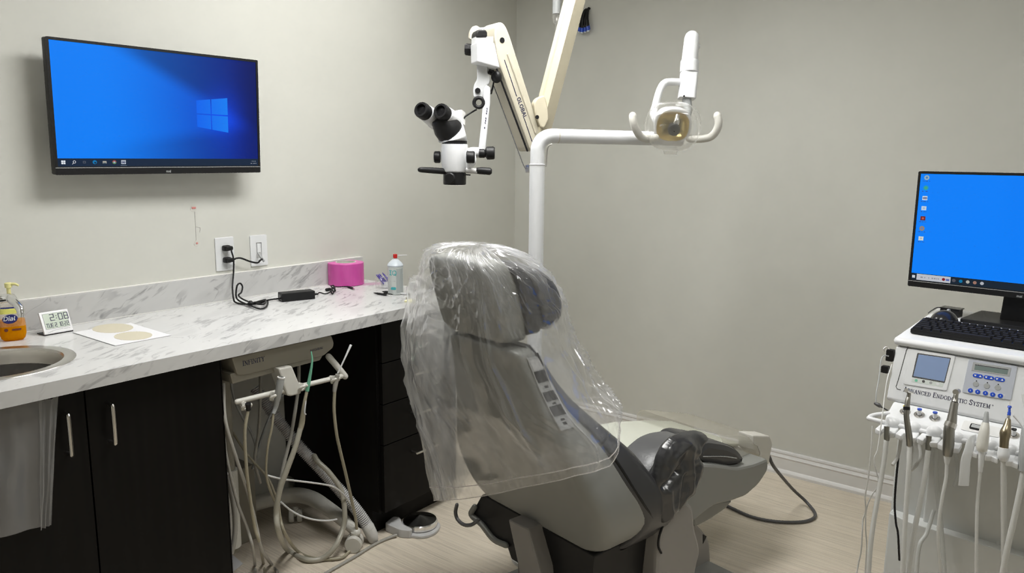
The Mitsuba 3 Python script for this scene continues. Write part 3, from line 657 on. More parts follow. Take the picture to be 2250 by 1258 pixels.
# ---------------------------------------------------------------- monitors
def box_mask(u, v, a, b, c_, d):
    return (u > a) & (u < b) & (v > c_) & (v < d)
def sel(m, new, old):
    return dr.select(m, mi.Color3f(*new), old)
def glyph_start(u, v, cx_, cy_, s, col):
    for ax in (-1, 1):
        for ay in (-1, 1):
            col = sel((dr.abs(u - cx_ - ax * s * .27) < s * .23) & (dr.abs(v - cy_ - ay * s * .48) < s * .42), (.75, .8, .85), col)
    return col
def ringm(u, v, cx_, cy_, r0, r1):
    d = dr.sqrt(dr.square(u - cx_) + dr.square((v - cy_) * .5625))
    return (d > r0) & (d < r1)
def screen_left(p, n, uv):
    u, v = uv.x, uv.y
    t = mikit.smoothstep(0.16, 0.98, u)
    col = mikit.mix((0.0, 0.205, 0.92), (0.0, 0.030, 0.46), t)
    d = (v - 0.60) - (0.66 - u) * 0.92                      # above the upper ray
    col = col * (1 - 0.55 * mikit.smoothstep(-0.03, 0.16, d) * mikit.smoothstep(0.0, 0.6, u + 0.1))
    d2 = (0.36 - v) - (0.66 - u) * 0.28
    col = col * (1 - 0.38 * mikit.smoothstep(-0.02, 0.15, d2) * mikit.smoothstep(0.05, 0.75, u))
    col = col * (1 - 0.45 * mikit.smoothstep(0.80, 1.0, u))
    g = dr.exp(-dr.square((u - 0.80) / 0.10) - dr.square((v - 0.48) / 0.20))
    col = col + mi.Color3f(0.0, 0.02, 0.30) * g
    k = (u - 0.66) / 0.17
    inside = (u > 0.66) & (u < 0.83) & (v < 0.60 + 0.04 * k) & (v > 0.36 - 0.045 * k) & (dr.abs(u - 0.738) > 0.0028) & (dr.abs(v - 0.478 + 0.004 * k) > 0.0055)
    col = dr.select(inside, mikit.mix((0.0, 0.125, 0.84), (0.004, 0.20, 0.88), k), col)
    bar = v < 0.066
    col = sel(bar, (.006, .018, .045), col)
    col = glyph_start(u, v, .024, .034, .017, col)
    col = sel(ringm(u, v, .070, .037, .0042, .0066) , (.7, .7, .72), col)
    col = sel((dr.abs((u - .0655) - (v - .027) * .5) < .0014) & (dr.abs(v - .024) < .007), (.7, .7, .72), col)
    col = sel(box_mask(u, v, .106, .118, .026, .044) & ~box_mask(u, v, .108, .1155, .030, .040), (.10, .11, .14), col)
    col = sel(ringm(u, v, .157, .035, .0, .0095), (.0, .16, .40), col)
    col = sel(ringm(u, v, .159, .030, .0, .0045), (.01, .03, .07), col)
    col = sel(box_mask(u, v, .192, .209, .023, .044), (.40, .38, .33), col)
    col = sel(box_mask(u, v, .194, .207, .023, .032), (.10, .14, .16), col)
    col = sel(ringm(u, v, .244, .035, .0, .0095) & (v > .035), (.32, .07, .06), col)
    col = sel(ringm(u, v, .244, .035, .0, .0095) & (v <= .035), (.10, .22, .10), col)
    col = sel(ringm(u, v, .244, .035, .0, .0045), (.35, .42, .55), col)
    col = sel(box_mask(u, v, .275, .297, .018, .052), (.42, .46, .52), col)
    col = sel(ringm(u, v, .2815, .034, .0018, .0042) | ringm(u, v, .290, .034, .0018, .0042), (.01, .02, .10), col)
    col = sel(box_mask(u, v, .272, .300, .004, .007), (.20, .24, .3), col)
    col = sel((box_mask(u, v, .960, .986, .040, .047) | box_mask(u, v, .955, .990, .018, .025)) & (mikit.cell_rand(dr.floor(u * 420), dr.floor(v * 90)) > .35), (.25, .27, .3), col)
    return col
def screen_right(p, n, uv):
    u, v = uv.x, uv.y
    col = mikit.mix((0.0, 0.21, 0.95), (0.0, 0.16, 0.86), mikit.smoothstep(0.30, 0.9, u) * mikit.smoothstep(-0.1, 1.2, v + 0.3 * u))
    for k, (cc, c2) in enumerate((((.30, .42, .50), (.05, .2, .5)), ((.02, .33, .42), (.08, .36, .16)), ((.65, .70, .75), (.02, .03, .12)), ((.50, .60, .72), (.35, .45, .6)), ((.16, .02, .02), (.5, .1, .08)), ((.30, .22, .15), (.12, .2, .45)), ((.62, .64, .62), (.4, .45, .5)))):
        cy_ = .965 - k * .0945; cx_ = .030
        sq = k in (2, 3, 4, 6)
        if sq: col = sel(box_mask(u, v, cx_ - .012, cx_ + .012, cy_ - .019, cy_ + .019), cc, col)
        else: col = sel(ringm(u, v, cx_, cy_, 0, .0125), cc, col)
        col = sel(ringm(u, v, cx_ - (.004 if k == 2 else 0), cy_, .0025 if k == 2 else 0, .0055), c2, col)
        if k == 2: col = sel(ringm(u, v, cx_ + .005, cy_, .0025, .0055), c2, col)
        col = sel((dr.abs(v - cy_ + .032) < .004) & (dr.abs(u - cx_) < .017) & (mikit.cell_rand(dr.floor(u * 300), k) > .4), (.02, .10, .40), col)
    col = sel(v < .066, (.007, .016, .03), col)
    col = glyph_start(u, v, .012, .033, .014, col)
    col = sel(box_mask(u, v, .027, .190, .004, .062), (.48, .50, .55), col)
    col = sel(box_mask(u, v, .045, .135, .026, .038) & (mikit.cell_rand(dr.floor(u * 260)) > .35), (.25, .26, .3), col)
    col = sel(ringm(u, v, .157, .033, 0, .0075), (.20, .01, .02), col)
    col = sel(box_mask(u, v, .168, .184, .022, .040), (.10, .14, .40), col)
    for k, c2 in enumerate(((.08, .08, .1), (.0, .16, .35), (.4, .4, .36), (.3, .16, .12), (.4, .42, .46))):
        col = sel(ringm(u, v, .205 + k * .032, .033, 0, .0085), c2, col)
    return col

def monitor(t, c, ex, ey, W, H, bez, chin, fn, deep=.030):
    """front face centre c, ex to the right and ey up as seen"""
    MM = frame(c, ex, ey)
    part(t, 'back_cover', xf(prism(rrect(W, H, .006), deep, .004, -deep), MM), 'mat_black', 30)
    part(t, 'bezel', xf(shp(Polygon(rrect(W, H, .004)).difference(affinity.translate(Polygon(rrect(W - 2 * bez, H - bez - chin, .001)), 0, (chin - bez) / 2)), .003), MM), 'mat_black', False)
    x0, x1, y0, y1 = -W / 2 + bez, W / 2 - bez, -H / 2 + chin, H / 2 - bez
    part(t, 'screen', xf(tm([(x0, y0, .0012), (x1, y0, .0012), (x1, y1, .0012), (x0, y1, .0012)], [(0, 1, 2), (0, 2, 3)]), MM), 'mat_screen', False, label='lit blue desktop screen', uv=np.array([(0, 0), (1, 0), (1, 1), (0, 1.0)]), emitter={'type': 'area', 'radiance': mikit.proc(fn)})
    part(t, 'chin_line', xf(slab(-W / 2 + .001, W / 2 - .001, -H / 2 + chin * .80, -H / 2 + chin * .88, .003, .0034, 0), MM), 'mat_grey_plastic', False)
    return MM
ml = thing('wall_monitor', 'wide monitor with a blue desktop mounted on the left wall', 'monitor')
yw, pt = -0.024, 0.037
en = np.array([math.cos(pt) * math.cos(yw), math.cos(pt) * math.sin(yw), -math.sin(pt)])
exl = np.array([-math.sin(yw), math.cos(yw), 0]); eyl = np.cross(en, exl)
MM = monitor(ml, (0.1147, -2.1003, 1.5967), exl, eyl, .714, .410, .0085, .026, screen_left)
part(ml, 'lettering', text('msi', .0075, MM @ frame((0, -.2005, .003)), .0005, True, True), 'mat_grey_plastic', False, label='small brand lettering on the lower frame')
part(ml, 'wall_mount', cat(slab(0.001, .012, -2.16, -2.04, 1.52, 1.68, .002), slab(.010, .088, -2.13, -2.07, 1.56, 1.64, .004)), 'mat_black', False)

# under-counter picture continues in the next section
# ---------------------------------------------------------------- delivery unit under the counter
du = thing('dental_delivery_unit', 'beige assistant delivery unit on a white caster base under the counter', 'dental unit')
UX = 0.600
a, b = np.array((0.6, -2.207, 0.8369)), np.array((0.6, -1.814, 0.8274))
y0, y1 = a[1] + .004, b[1]
ztop = .846
# head: a shallow beige case with chamfered corners
face = np.array([(y0, ztop), (y1 - .004, ztop), (y1 + .006, ztop - .030), (y1 + .001, ztop - .046), (y1 - .040, ztop - .066), (y0 + .05, ztop - .066), (y0 + .016, ztop - .060)])
part(du, 'head', xf(prism(rpoly(face, .008), .16, .004), np.array([[0, 0, -1.0, UX], [1, 0, 0, 0], [0, 1, 0, 0], [0, 0, 0, 1]])), 'mat_unit_beige', 30, label='beige instrument head')
low = np.array([(y0 - .004, ztop - .052), (y0 + .02, ztop - .052), (y1 - .06, ztop - .055), (y1 - .03, ztop - .058), (y1 - .05, ztop - .082), (y0 + .03, ztop - .086), (y0 + .004, ztop - .088)])
part(du, 'lower_lip', xf(prism(rpoly(low, .006), .13, .004), np.array([[0, 0, -1.0, UX - .008], [1, 0, 0, 0], [0, 1, 0, 0], [0, 0, 0, 1]])), 'mat_unit_beige', 30)
def on_face(s, h, y, z, name, small=1.0):
    g = serif(s, h, small)
    return part(du, name, xf(shp(g, .0005), frame((UX + .0003, y, z), (0, 1, 0), (0, 0, 1))), 'mat_ink', False, label='dark printed lettering')
t0_ = (0.6, -2.167, 0.8125)
on_face('INFINITY', .0165, t0_[1], t0_[2] - .001, 'lettering', .92)
t1_ = (0.6, -1.91, 0.806)
on_face('DANSEREAU', .0072, t1_[1], t1_[2], 'lettering', 1.0)
# bracket and instrument bar
br = [np.array(q)[1:] for q in ((0.6, -2.053, 0.7817), (0.6, -1.999, 0.7792), (0.6, -1.965, 0.6917), (0.6, -1.968, 0.6765), (0.6, -2.007, 0.677), (0.6, -2.023, 0.684))]
part(du, 'bracket', xf(prism(rpoly(np.array(br), .006), .055, .005), np.array([[0, 0, -1.0, UX + .020], [1, 0, 0, 0], [0, 1, 0, 0], [0, 0, 0, 1]])), 'mat_white_warm', 30, label='white tapered centre bracket')
B0, B1 = np.array((0.605, -2.196, 0.7044)), np.array((0.605, -1.785, 0.6927))
part(du, 'instrument_bar', tube([B0, B1], .0085, 14, smooth=False, rnd=True), 'mat_white_warm', 50, label='white cross bar for instruments')
part(du, 'end_arm', tube([(0.57, -1.81, 0.7629), (0.59, -1.788, 0.7237), (0.605, -1.769, 0.689)], [.0115, .0115, .0115], 14, rnd=True), 'mat_white_warm', 50)
BD = nrm(B1 - B0)
for k, q in enumerate(((0.63, -2.18, 0.6894), (0.63, -2.077, 0.6944), (0.63, -1.965, 0.6993), (0.63, -1.832, 0.6934))):
    q = np.array(q)
    an = np.radians(np.linspace(-250, 70, 20))
    ringp = [q + .0135 * (math.cos(t) * np.array([0, 1.0, 0]) + math.sin(t) * np.array([.75, 0, .66])) for t in an]
    part(du, 'clip', cat(tube(ringp, .0055, 8, 1, smooth=False, rnd=True), tube([q + (-.010, 0, .006), q + (-.026, 0, .004)], .009, 8, smooth=False)), 'mat_white_warm', 50, label='white C shaped instrument clip')
# column and base
pz = [(0.4, -1.998, 0.5777), (0.4, -2.007, 0.4835), (0.4, -2.018, 0.3859), (0.4, -2.031, 0.28)]
part(du, 'column', tube([(.40, -2.115, .79), (.40, -2.115, .10)], .022, 16, smooth=False), 'mat_unit_beige', 50)
part(du, 'sleeve', tube([(.40, -2.115, .40), (.40, -2.115, .12)], .030, 16, smooth=False), 'mat_white_warm', 50)
bp = [(0.1408, -1.973, 0.1), (0.1375, -1.912, 0.1), (0.141, -1.843, 0.1), (0.1623, -1.764, 0.1), (0.2018, -1.705, 0.1), (0.2756, -1.683, 0.1), (0.3678, -1.689, 0.095), (0.4786, -1.702, 0.085), (0.584, -1.719, 0.07)]
part(du, 'base_tube', tube(bp, [.030, .030, .030, .031, .031, .030, .028, .025, .017], 16, rnd=True), 'mat_white_warm', 50, label='white curved base tube')
def caster(o, ydir, r=.026):
    yd = nrm(ydir)
    part(du, 'caster', cat(xf(cyl(r, .020, .003, 22), axis_frame(np.array(o) + (0, 0, r) + yd * .006, yd)), xf(cyl(r, .020, .003, 22), axis_frame(np.array(o) + (0, 0, r) - yd * .026, yd)), tube([np.array(o) + (0, 0, r), np.array(o) + (0, 0, r * 1.9), np.array(o) + (0, 0, r * 2.3)], [.008, .012, .012], 10, smooth=False)), 'mat_white_warm', 40, label='white twin wheel caster')
caster((0.2228, -1.725, 0), (-0.6, -.7, 0))
caster((0.5823, -1.729, 0), (.6, -.78, 0), .032)
caster((0.1423, -1.957, 0), (.2, .9, 0))
# junction and valves behind, on the knee space wall
part(du, 'valve_block', cat(slab(.05, .14, -2.19, -2.12, .55, .66, .004), tube([(.14, -2.155, .60), (.20, -2.13, .60)], .018, 12, smooth=False)), 'mat_black', 30, label='dark valve block against the wall')
part(du, 'solids_canister', cat(xf(lathe([(.03, 0), (.042, .004), (.042, .12), (.034, .128), (.02, .13)], 24), frame((.16, -2.10, .30)))), 'mat_grey_plastic', 40, label='grey canister')
part(du, 'canister_shelf', slab(0.001, .22, -2.20, -1.90, .0, .30, .004), 'mat_unit_beige', False, label='pale utility housing at the wall')

def hose(pts, r, mat, label, group=None, sides=10):
    return thing('hose', label, 'hose', group, tube(pts, r, sides, 8), mat, 60)
G = 'thin hoses under the counter'
hose([(0.63, -1.984, 0.5639), (0.63, -2.009, 0.5014), (0.62, -2.039, 0.429), (0.61, -2.06, 0.3679), (0.6, -2.071, 0.2885), (0.6, -2.064, 0.2126), (0.4072, -1.897, 0.012), (0.5103, -1.897, 0.012), (0.5528, -1.855, 0.012), (0.58, -1.815, 0.0526), (0.56, -1.758, 0.1037), (0.55, -1.744, 0.1618), (0.53, -1.742, 0.2311), (0.5, -1.768, 0.2982), (0.46, -1.785, 0.3343), (0.42, -1.774, 0.3473)], [.0090, .0090] + [.0098] * 14, 'mat_hose_tan2', 'thick cream suction hose making a large loop on the floor')
M('mat_hose_tan2', (0.33, 0.315, 0.265), 0.36)
hose([(0.635, -1.841, 0.6591), (0.635, -1.846, 0.5915), (0.635, -1.839, 0.507), (0.63, -1.823, 0.444), (0.62, -1.79, 0.3316), (0.6, -1.748, 0.2019), (0.59, -1.723, 0.1064), (0.585, -1.723, 0.0372), (0.5867, -1.761, 0.008), (0.5949, -1.812, 0.008), (0.525, -1.868, 0.008), (0.4341, -1.874, 0.008), (0.57, -2.019, 0.1808), (0.56, -2.029, 0.2335), (0.55, -2.027, 0.281)], .0058, 'mat_hose_tan', 'tan hose from the rightmost clip down past the floor caster')
hose([(0.64, -2.18, 0.6872), (0.64, -2.197, 0.6109), (0.63, -2.191, 0.4827), (0.62, -2.18, 0.4137), (0.61, -2.161, 0.2807), (0.6, -2.138, 0.2028), (0.4044, -2.001, 0.006), (0.4621, -2.033, 0.006)], .0052, 'mat_hose_tan', 'tan hose from the leftmost clip to the floor')
hose([(0.56, -2.211, 0.7579), (0.6, -2.236, 0.6555), (0.61, -2.214, 0.5343), (0.61, -2.178, 0.3977), (0.6, -2.148, 0.2723), (0.6, -2.134, 0.1881), (0.4315, -1.987, 0.006), (0.4958, -2.006, 0.006)], .0056, 'mat_hose', 'grey hose running from behind the cabinet end to the floor, second from left')
hose([(0.56, -2.22, 0.5853), (0.57, -2.22, 0.5138), (0.58, -2.198, 0.3637), (0.59, -2.175, 0.2735), (0.6, -2.163, 0.1924), (0.391, -2.027, 0.006), (0.4346, -2.055, 0.006)], .0050, 'mat_hose', 'grey hose nearest the cabinet end reaching the floor')
hose([(0.55, -2.21, 0.4583), (0.55, -2.195, 0.36), (0.55, -2.192, 0.28), (0.55, -2.2, 0.22), (0.55, -2.212, 0.1853)], .0082, 'mat_hose', 'short thick grey hose curving behind the cabinet edge')
hose([(0.63, -2.084, 0.6462), (0.63, -2.094, 0.5953), (0.62, -2.106, 0.5288), (0.6, -2.102, 0.4321), (0.58, -2.073, 0.3511), (0.55, -2.037, 0.2883), (0.52, -2.002, 0.1951)], .0040, 'mat_hose_tan', 'thin tan hose below the grey suction tip')
hose([(0.5, -1.884, 0.7383), (0.52, -1.907, 0.6553), (0.54, -1.956, 0.5169), (0.55, -2.002, 0.4107), (0.55, -2.026, 0.3254), (0.55, -2.027, 0.281)], .0062, 'mat_hose', 'grey hose hanging behind the centre bracket')
hose([(0.4, -1.973, 0.7069), (0.42, -1.992, 0.6166), (0.42, -2.005, 0.5043), (0.42, -2.025, 0.4102), (0.4, -1.994, 0.3098)], .0055, 'mat_hose', 'grey hose beside the column')
hose([(0.3, -2.08, 0.5809), (0.36, -2.066, 0.5078), (0.42, -2.05, 0.435), (0.48, -2.022, 0.3671), (0.5, -2.011, 0.3189), (0.5, -1.999, 0.2723)], .0042, 'mat_hose_tan', 'thin tan line crossing in front of the column')
hose([(0.58, -2.084, 0.4172), (0.58, -2.029, 0.3854), (0.58, -1.982, 0.3644), (0.57, -1.857, 0.3044), (0.57, -1.803, 0.2732), (0.56, -1.754, 0.2245), (0.55, -1.719, 0.1762), (0.54, -1.69, 0.1292)], .0034, 'mat_light_grey', 'thin grey line running sideways to the corrugated hose')
hose([(0.55, -2.017, 0.2906), (0.55, -1.984, 0.2514), (0.55, -1.94, 0.2108), (0.55, -1.881, 0.1721), (0.55, -1.823, 0.1457), (0.54, -1.773, 0.1285)], .0033, 'mat_white', 'thin white line sagging below the loop')
hose([(0.35, -2.06, 0.701), (0.35, -2.04, 0.5977), (0.36, -1.988, 0.4683), (0.36, -1.974, 0.3869)], .0045, 'mat_grey_plastic', 'dark grey line near the wall, left of the column')
hose([(0.3, -1.775, 0.6081), (0.3, -1.86, 0.5226), (0.32, -1.927, 0.4405), (0.34, -1.984, 0.3415)], .0045, 'mat_grey_plastic', 'dark grey line slanting behind the column')
# corrugated hose
cp = spline([(0.22, -1.88, 0.5995), (0.28, -1.847, 0.5005), (0.36, -1.801, 0.384), (0.44, -1.754, 0.2846), (0.51, -1.709, 0.1898), (0.555, -1.677, 0.1175), (0.585, -1.655, 0.0554)], 14)
seg = np.concatenate([[0], np.cumsum(np.linalg.norm(np.diff(cp, axis=0), axis=1))]); nn = int(seg[-1] / .0012)
cq = np.stack([np.interp(np.linspace(0, seg[-1], nn), seg, cp[:, k]) for k in range(3)], 1)
ch = thing('corrugated_hose', 'grey corrugated suction hose leaning from the wall to the floor by the caster', 'hose')
part(ch, 'ribbed_tube', tube(cq, .0200 + .0028 * np.cos(np.arange(nn) * 2 * np.pi / 6), 16, smooth=False), 'mat_mid_grey', 40)
part(ch, 'end_cap', tube([(0.58, -1.659, 0.0667), (0.59, -1.647, 0.0293), (0.59, -1.642, 0.0108)], [.0235, .023, .019], 16, smooth=False, rnd=True), 'mat_light_grey', 50, label='smooth grey end cap')

# instruments in the clips
def instr(name, label, cat_): return thing(name, label, cat_)
i1 = instr('air_water_syringe', 'syringe with a green tip standing in the third clip', 'syringe')
part(i1, 'tip', tube([(0.655, -1.948, 0.8228), (0.655, -1.946, 0.7899), (0.645, -1.949, 0.7391), (0.635, -1.955, 0.6868)], [.0018, .0033, .0052, .0068], 10), 'mat_green', 50, label='green tip')
part(i1, 'handle', tube([(0.635, -1.957, 0.6841), (0.635, -1.97, 0.6402), (0.63, -1.976, 0.5854), (0.63, -1.984, 0.5608)], [.0055, .0062, .0095, .0090], 12), 'mat_hose_tan', 50)
part(i1, 'lever', tube([(0.645, -1.969, 0.6579), (0.65, -1.98, 0.6226), (0.65, -1.975, 0.6134)], .0026, 8), 'mat_mid_grey')
i2 = instr('saliva_ejector', 'thin white saliva ejector tube in the rightmost clip', 'suction tip')
part(i2, 'straw', tube([(0.655, -1.78, 0.8135), (0.655, -1.787, 0.8034), (0.65, -1.808, 0.7648), (0.64, -1.829, 0.7191)], [.0046, .0042, .0030, .0030], 8), 'mat_white', 50)
part(i2, 'valve', tube([(0.64, -1.83, 0.7158), (0.635, -1.835, 0.6868), (0.635, -1.842, 0.6559)], [.0075, .0088, .0066], 12), 'mat_hose', 50, label='grey valve body')
i3 = instr('suction_tip', 'grey high volume suction tip leaning in the second clip', 'suction tip')
part(i3, 'barrel', tube([(0.645, -2.062, 0.7543), (0.64, -2.069, 0.7127), (0.63, -2.075, 0.6635), (0.63, -2.085, 0.6417)], [.0118, .0112, .0080, .0062], 14), 'mat_grey_plastic', 50)
part(i3, 'rim', xf(lathe([(.0085, 0), (.0118, .001), (.0126, .006), (.0088, .007)], 18, False), axis_frame((0.645, -2.062, 0.7543), nrm(np.array((0.645, -2.062, 0.7543)) - np.array((0.64, -2.069, 0.7127))))), 'mat_light_grey', 40)
i4 = instr('empty_hose_end', 'dark open hose end in the leftmost clip', 'hose end')
part(i4, 'socket', tube([(0.645, -2.184, 0.7039), (0.64, -2.18, 0.6814)], [.0085, .0075], 14, smooth=False), 'mat_black')

# ---------------------------------------------------------------- foot pedal
fpd = thing('foot_pedal', 'round chrome foot pedal on a grey base by the drawer cabinet', 'foot pedal')
po = np.array((0.6525, -1.454, 0))
part(fpd, 'base', xf(prism(rpoly(np.array([(-.098, -.062), (-.03, -.088), (.06, -.075), (.088, -.02), (.070, .06), (-.02, .075), (-.085, .03)]), .04), .012, .003), rotz(po, 15)), 'mat_mid_grey', 30, label='grey base plate')
part(fpd, 'disc', xf(lathe([(.064, .012), (.068, .016), (.068, .034), (.064, .038), (.030, .047), (.006, .056), (.001, .057)], 40), frame(po + (0, .004, 0))), 'mat_chrome', 30, label='shallow chrome cone disc')
part(fpd, 'housing', xf(prism(rpoly(np.array([(-.115, -.075), (-.03, -.098), (.01, -.088), (.01, -.070), (-.05, -.050), (-.085, -.005), (-.115, -.01)]), .012), .034, .004), rotz(po, 15)), 'mat_mid_grey', 30)
part(fpd, 'cord', tube([(0.6364, -1.563, 0.012), (0.6216, -1.597, 0.006), (0.6171, -1.667, 0.006), (0.6275, -1.765, 0.006), (0.6324, -1.854, 0.006), (0.6372, -1.938, 0.006)], .0058, 8), 'mat_hose', 60, label='grey cord on the floor')
# ---------------------------------------------------------------- dental chair (own axes: s to its right, f to its feet, z up)
CO = np.array([1.411, -1.59, 0.0]); ca = math.radians(12)
CF = np.array([math.sin(ca), math.cos(ca), 0]); CR = np.array([math.cos(ca), -math.sin(ca), 0])
CM = np.eye(4); CM[:3, 0] = CR; CM[:3, 1] = CF; CM[:3, 3] = CO
def LW(p):
    p = np.asarray(p, float)
    return CO + p[..., :1] * CR + p[..., 1:2] * CF + p[..., 2:] * np.array([0, 0, 1.0])
def side_prism(poly, s0, s1, b=.0):
    """(f, z) outline extruded across the chair"""
    m = prism(poly, s1 - s0, b)
    return xf(m, CM @ np.array([[0, 0, 1, s0], [1, 0, 0, 0], [0, 1, 0, 0], [0, 0, 0, 1.0]]))
def rear_prism(poly, f0, f1, b=.0):
    """(s, z) outline extruded along the chair"""
    m = prism(poly, f1 - f0, b)
    return xf(m, CM @ np.array([[1, 0, 0, 0], [0, 0, -1, f1], [0, 1, 0, 0], [0, 0, 0, 1.0]]))
dch = thing('dental_chair', 'grey dental chair with black upholstery, wrapped in clear plastic at the back', 'dental chair')
ZS = np.array([.325, .345, .38, .43, .50, .56, .63, .69, .75, .80, .86, .91, .945, .958])
WS = np.array([.195, .235, .285, .315, .324, .314, .288, .256, .225, .202, .180, .166, .156, .140])
FR = np.array([-.08, -.105, -.125, -.145, -.172, -.195, -.217, -.240, -.260, -.278, -.297, -.312, -.322, -.318])
FF = np.array([.055, .075, .080, .060, .005, -.035, -.070, -.105, -.150, -.190, -.220, -.243, -.258, -.264])
def cs(w, r0, f1, z, rad=.05, rad2=.015):
    p = rpoly(np.array([(-w, r0), (w, r0), (w, f1), (-w, f1)]), [rad, rad, rad2, rad2], 7)
    return np.hstack([p, np.full((len(p), 1), z)])
def chair_loft(z, w, r0, f1, rad=.05, rad2=.012, dense=3, ds=0.0):
    zz = spline(np.stack([z, w, r0, f1], 1), dense)
    return tm(LW((m := loft([cs(q[1], q[2], q[3], q[0], min(rad, (q[3] - q[2]) * .45), min(rad2, (q[3] - q[2]) * .3)) + (ds, 0, 0) for q in zz])).vertices), m.faces)
part(dch, 'back_shell', chair_loft(ZS, WS, FR, FF, .055, .006), 'mat_shell', 40, label='grey moulded back shell')
edge = np.array([(w + .001, f + .003, z) for z, w, f in zip(ZS, WS, FF)])
for k in (1, -1):
    part(dch, 'piping', tube(LW(edge[1:-1] * (k, 1, 1)), .005, 8), 'mat_black', 60, label='dark piping between shell and upholstery')
UZ = np.array([.335, .37, .43, .50, .56, .63, .69, .74, .80, .86, .92, .962])
UW = np.array([.26, .295, .322, .328, .318, .290, .258, .230, .200, .178, .160, .130])
UR = np.array([-.02, .0, .02, -.02, -.06, -.10, -.13, -.17, -.21, -.24, -.265, -.275])
UF = np.array([.17, .19, .185, .135, .075, .025, -.035, -.085, -.145, -.192, -.228, -.250])
part(dch, 'back_upholstery', chair_loft(UZ, UW, UR, UF, .03, .05), 'mat_vinyl', 40, label='black vinyl back upholstery')
# control strip on the side of the backrest
def on_side(z, u, off):
    w = np.interp(z, ZS, WS); r0 = np.interp(z, ZS, FR); f1 = np.interp(z, ZS, FF)
    return (w + off, r0 + .028 + u * .050, z)
def side_patch(z0, z1, u0, u1, off, th, n=12):
    rings = []
    for z in np.linspace(z0, z1, n):
        a, b = on_side(z, u0, off), on_side(z, u1, off)
        rings.append([a, b, (b[0] + th, b[1], b[2]), (a[0] + th, a[1], a[2])])
    m = loft(rings)
    return tm(LW(m.vertices), m.faces)
part(dch, 'control_strip', side_patch(.745, .938, 0, 1, -.003, .007), 'mat_strip', 30, label='silver grey control strip')
M('mat_strip', (0.36, 0.365, 0.36), 0.3, metallic=0.25)
for z0, z1 in ((.872, .902), (.822, .846), (.782, .808)):
    part(dch, 'control_strip__button', side_patch(z0, z1, .08, .92, .002, .004, 4), 'mat_black', 30, label='dark square control button')
part(dch, 'control_strip__label', side_patch(.905, .932, .10, .90, .002, .0026, 3), 'mat_mid_grey', 30, label='pale grey label square')
for z0, z1 in ((.855, .861), (.811, .816), (.768, .773), (.757, .764)):
    part(dch, 'control_strip__mark', side_patch(z0, z1, .38, .64, .0035, .0012, 2), 'mat_black', False, label='small dark mark')
# headrest
HZ = np.array([.968, .975, 1.00, 1.06, 1.12, 1.165, 1.188, 1.196])
HW = np.array([.105, .132, .142, .142, .138, .131, .116, .088])
HR = np.array([-.315, -.330, -.345, -.365, -.385, -.398, -.395, -.380])
HF = np.array([-.262, -.255, -.258, -.272, -.288, -.305, -.318, -.335])
part(dch, 'headrest_shell', chair_loft(HZ, HW, HR, HF, .03, .008, ds=-.022), 'mat_shell', 40, label='grey headrest shell')
PZ = np.array([.985, .995, 1.03, 1.09, 1.14, 1.172, 1.182])
part(dch, 'headrest_pad', chair_loft(PZ, np.array([.12, .140, .150, .150, .143, .128, .10]), np.array([-.258, -.262, -.268, -.282, -.296, -.312, -.316]), np.array([-.222, -.212, -.216, -.232, -.248, -.270, -.285]), .012, .014, ds=-.012), 'mat_vinyl', 40, label='black headrest pad')
QZ = np.array([.992, 1.0, 1.03, 1.08, 1.13, 1.165, 1.180])
part(dch, 'headrest_cushion', chair_loft(QZ, np.array([.07, .115, .140, .148, .142, .115, .07]), np.array([-.195, -.208, -.215, -.232, -.250, -.268, -.272]), np.array([-.178, -.158, -.140, -.148, -.175, -.215, -.245]), .012, .03), 'mat_vinyl_grey', 40, label='padded black headrest cushion')
part(dch, 'headrest_cushion__seam', tube(LW(np.array([(.105, -.206, 1.0), (.128, -.185, 1.002), (.134, -.165, 1.022), (.136, -.150, 1.050)])), .0035, 8), 'mat_mid_grey', 60, label='grey edge piping')
for k in (-.045, .045):
    part(dch, 'headrest_bracket', tube(LW(np.array([(k, -.292, .93), (k, -.298, 1.0)])), .010, 10, smooth=False), 'mat_chrome', 50)
# seat, legrest
seat = np.array([(.02, .36), (.02, .455), (.10, .475), (.30, .480), (.50, .462), (.70, .425), (.86, .385), (.90, .36), (.86, .33), (.50, .38)])
part(dch, 'seat_cushion', side_prism(rpoly(seat, .03), -.240, .10, .030), 'mat_vinyl_grey', 40, label='dark grey vinyl seat cushion')
bol = np.array([(0.1593, 0.4428), (0.1914, 0.4923), (0.2206, 0.5216), (0.2596, 0.5427), (0.3088, 0.5572), (0.3672, 0.559), (0.4285, 0.5462), (0.4703, 0.5167), (0.4789, 0.4686), (0.4392, 0.3966), (0.3447, 0.3579), (0.2302, 0.344)])
part(dch, 'seat_bolster', side_prism(rpoly(bol, .02), .04, .190, .040), 'mat_vinyl_grey', 40, label='rounded dark grey seat bolster')
leg = np.array([(0.4085, 0.5051), (0.4623, 0.542), (0.5877, 0.5), (0.6654, 0.4591), (0.7037, 0.4156), (0.6856, 0.4), (0.5962, 0.4139), (0.4488, 0.4662)])
part(dch, 'leg_cushion', side_prism(rpoly(leg, .03), .02, .21, .022), 'mat_vinyl', 40, label='black vinyl leg cushion')
seam = [(0.4437, 0.4935), (0.5618, 0.463), (0.6399, 0.4362)]
part(dch, 'leg_cushion__seam', tube(LW(np.array([(.213, a, b) for a, b in seam])), .0017, 8), 'mat_grey_plastic', 60, label='grey seam line')
shell = np.array([(0.3266, 0.3769), (0.4095, 0.4815), (0.5048, 0.453), (0.6286, 0.4085), (0.7429, 0.3931), (0.8287, 0.3913), (0.8343, 0.3444), (0.7763, 0.3046), (0.6975, 0.2843), (0.6078, 0.2907), (0.5053, 0.3068), (0.4425, 0.2969), (0.382, 0.2807)])
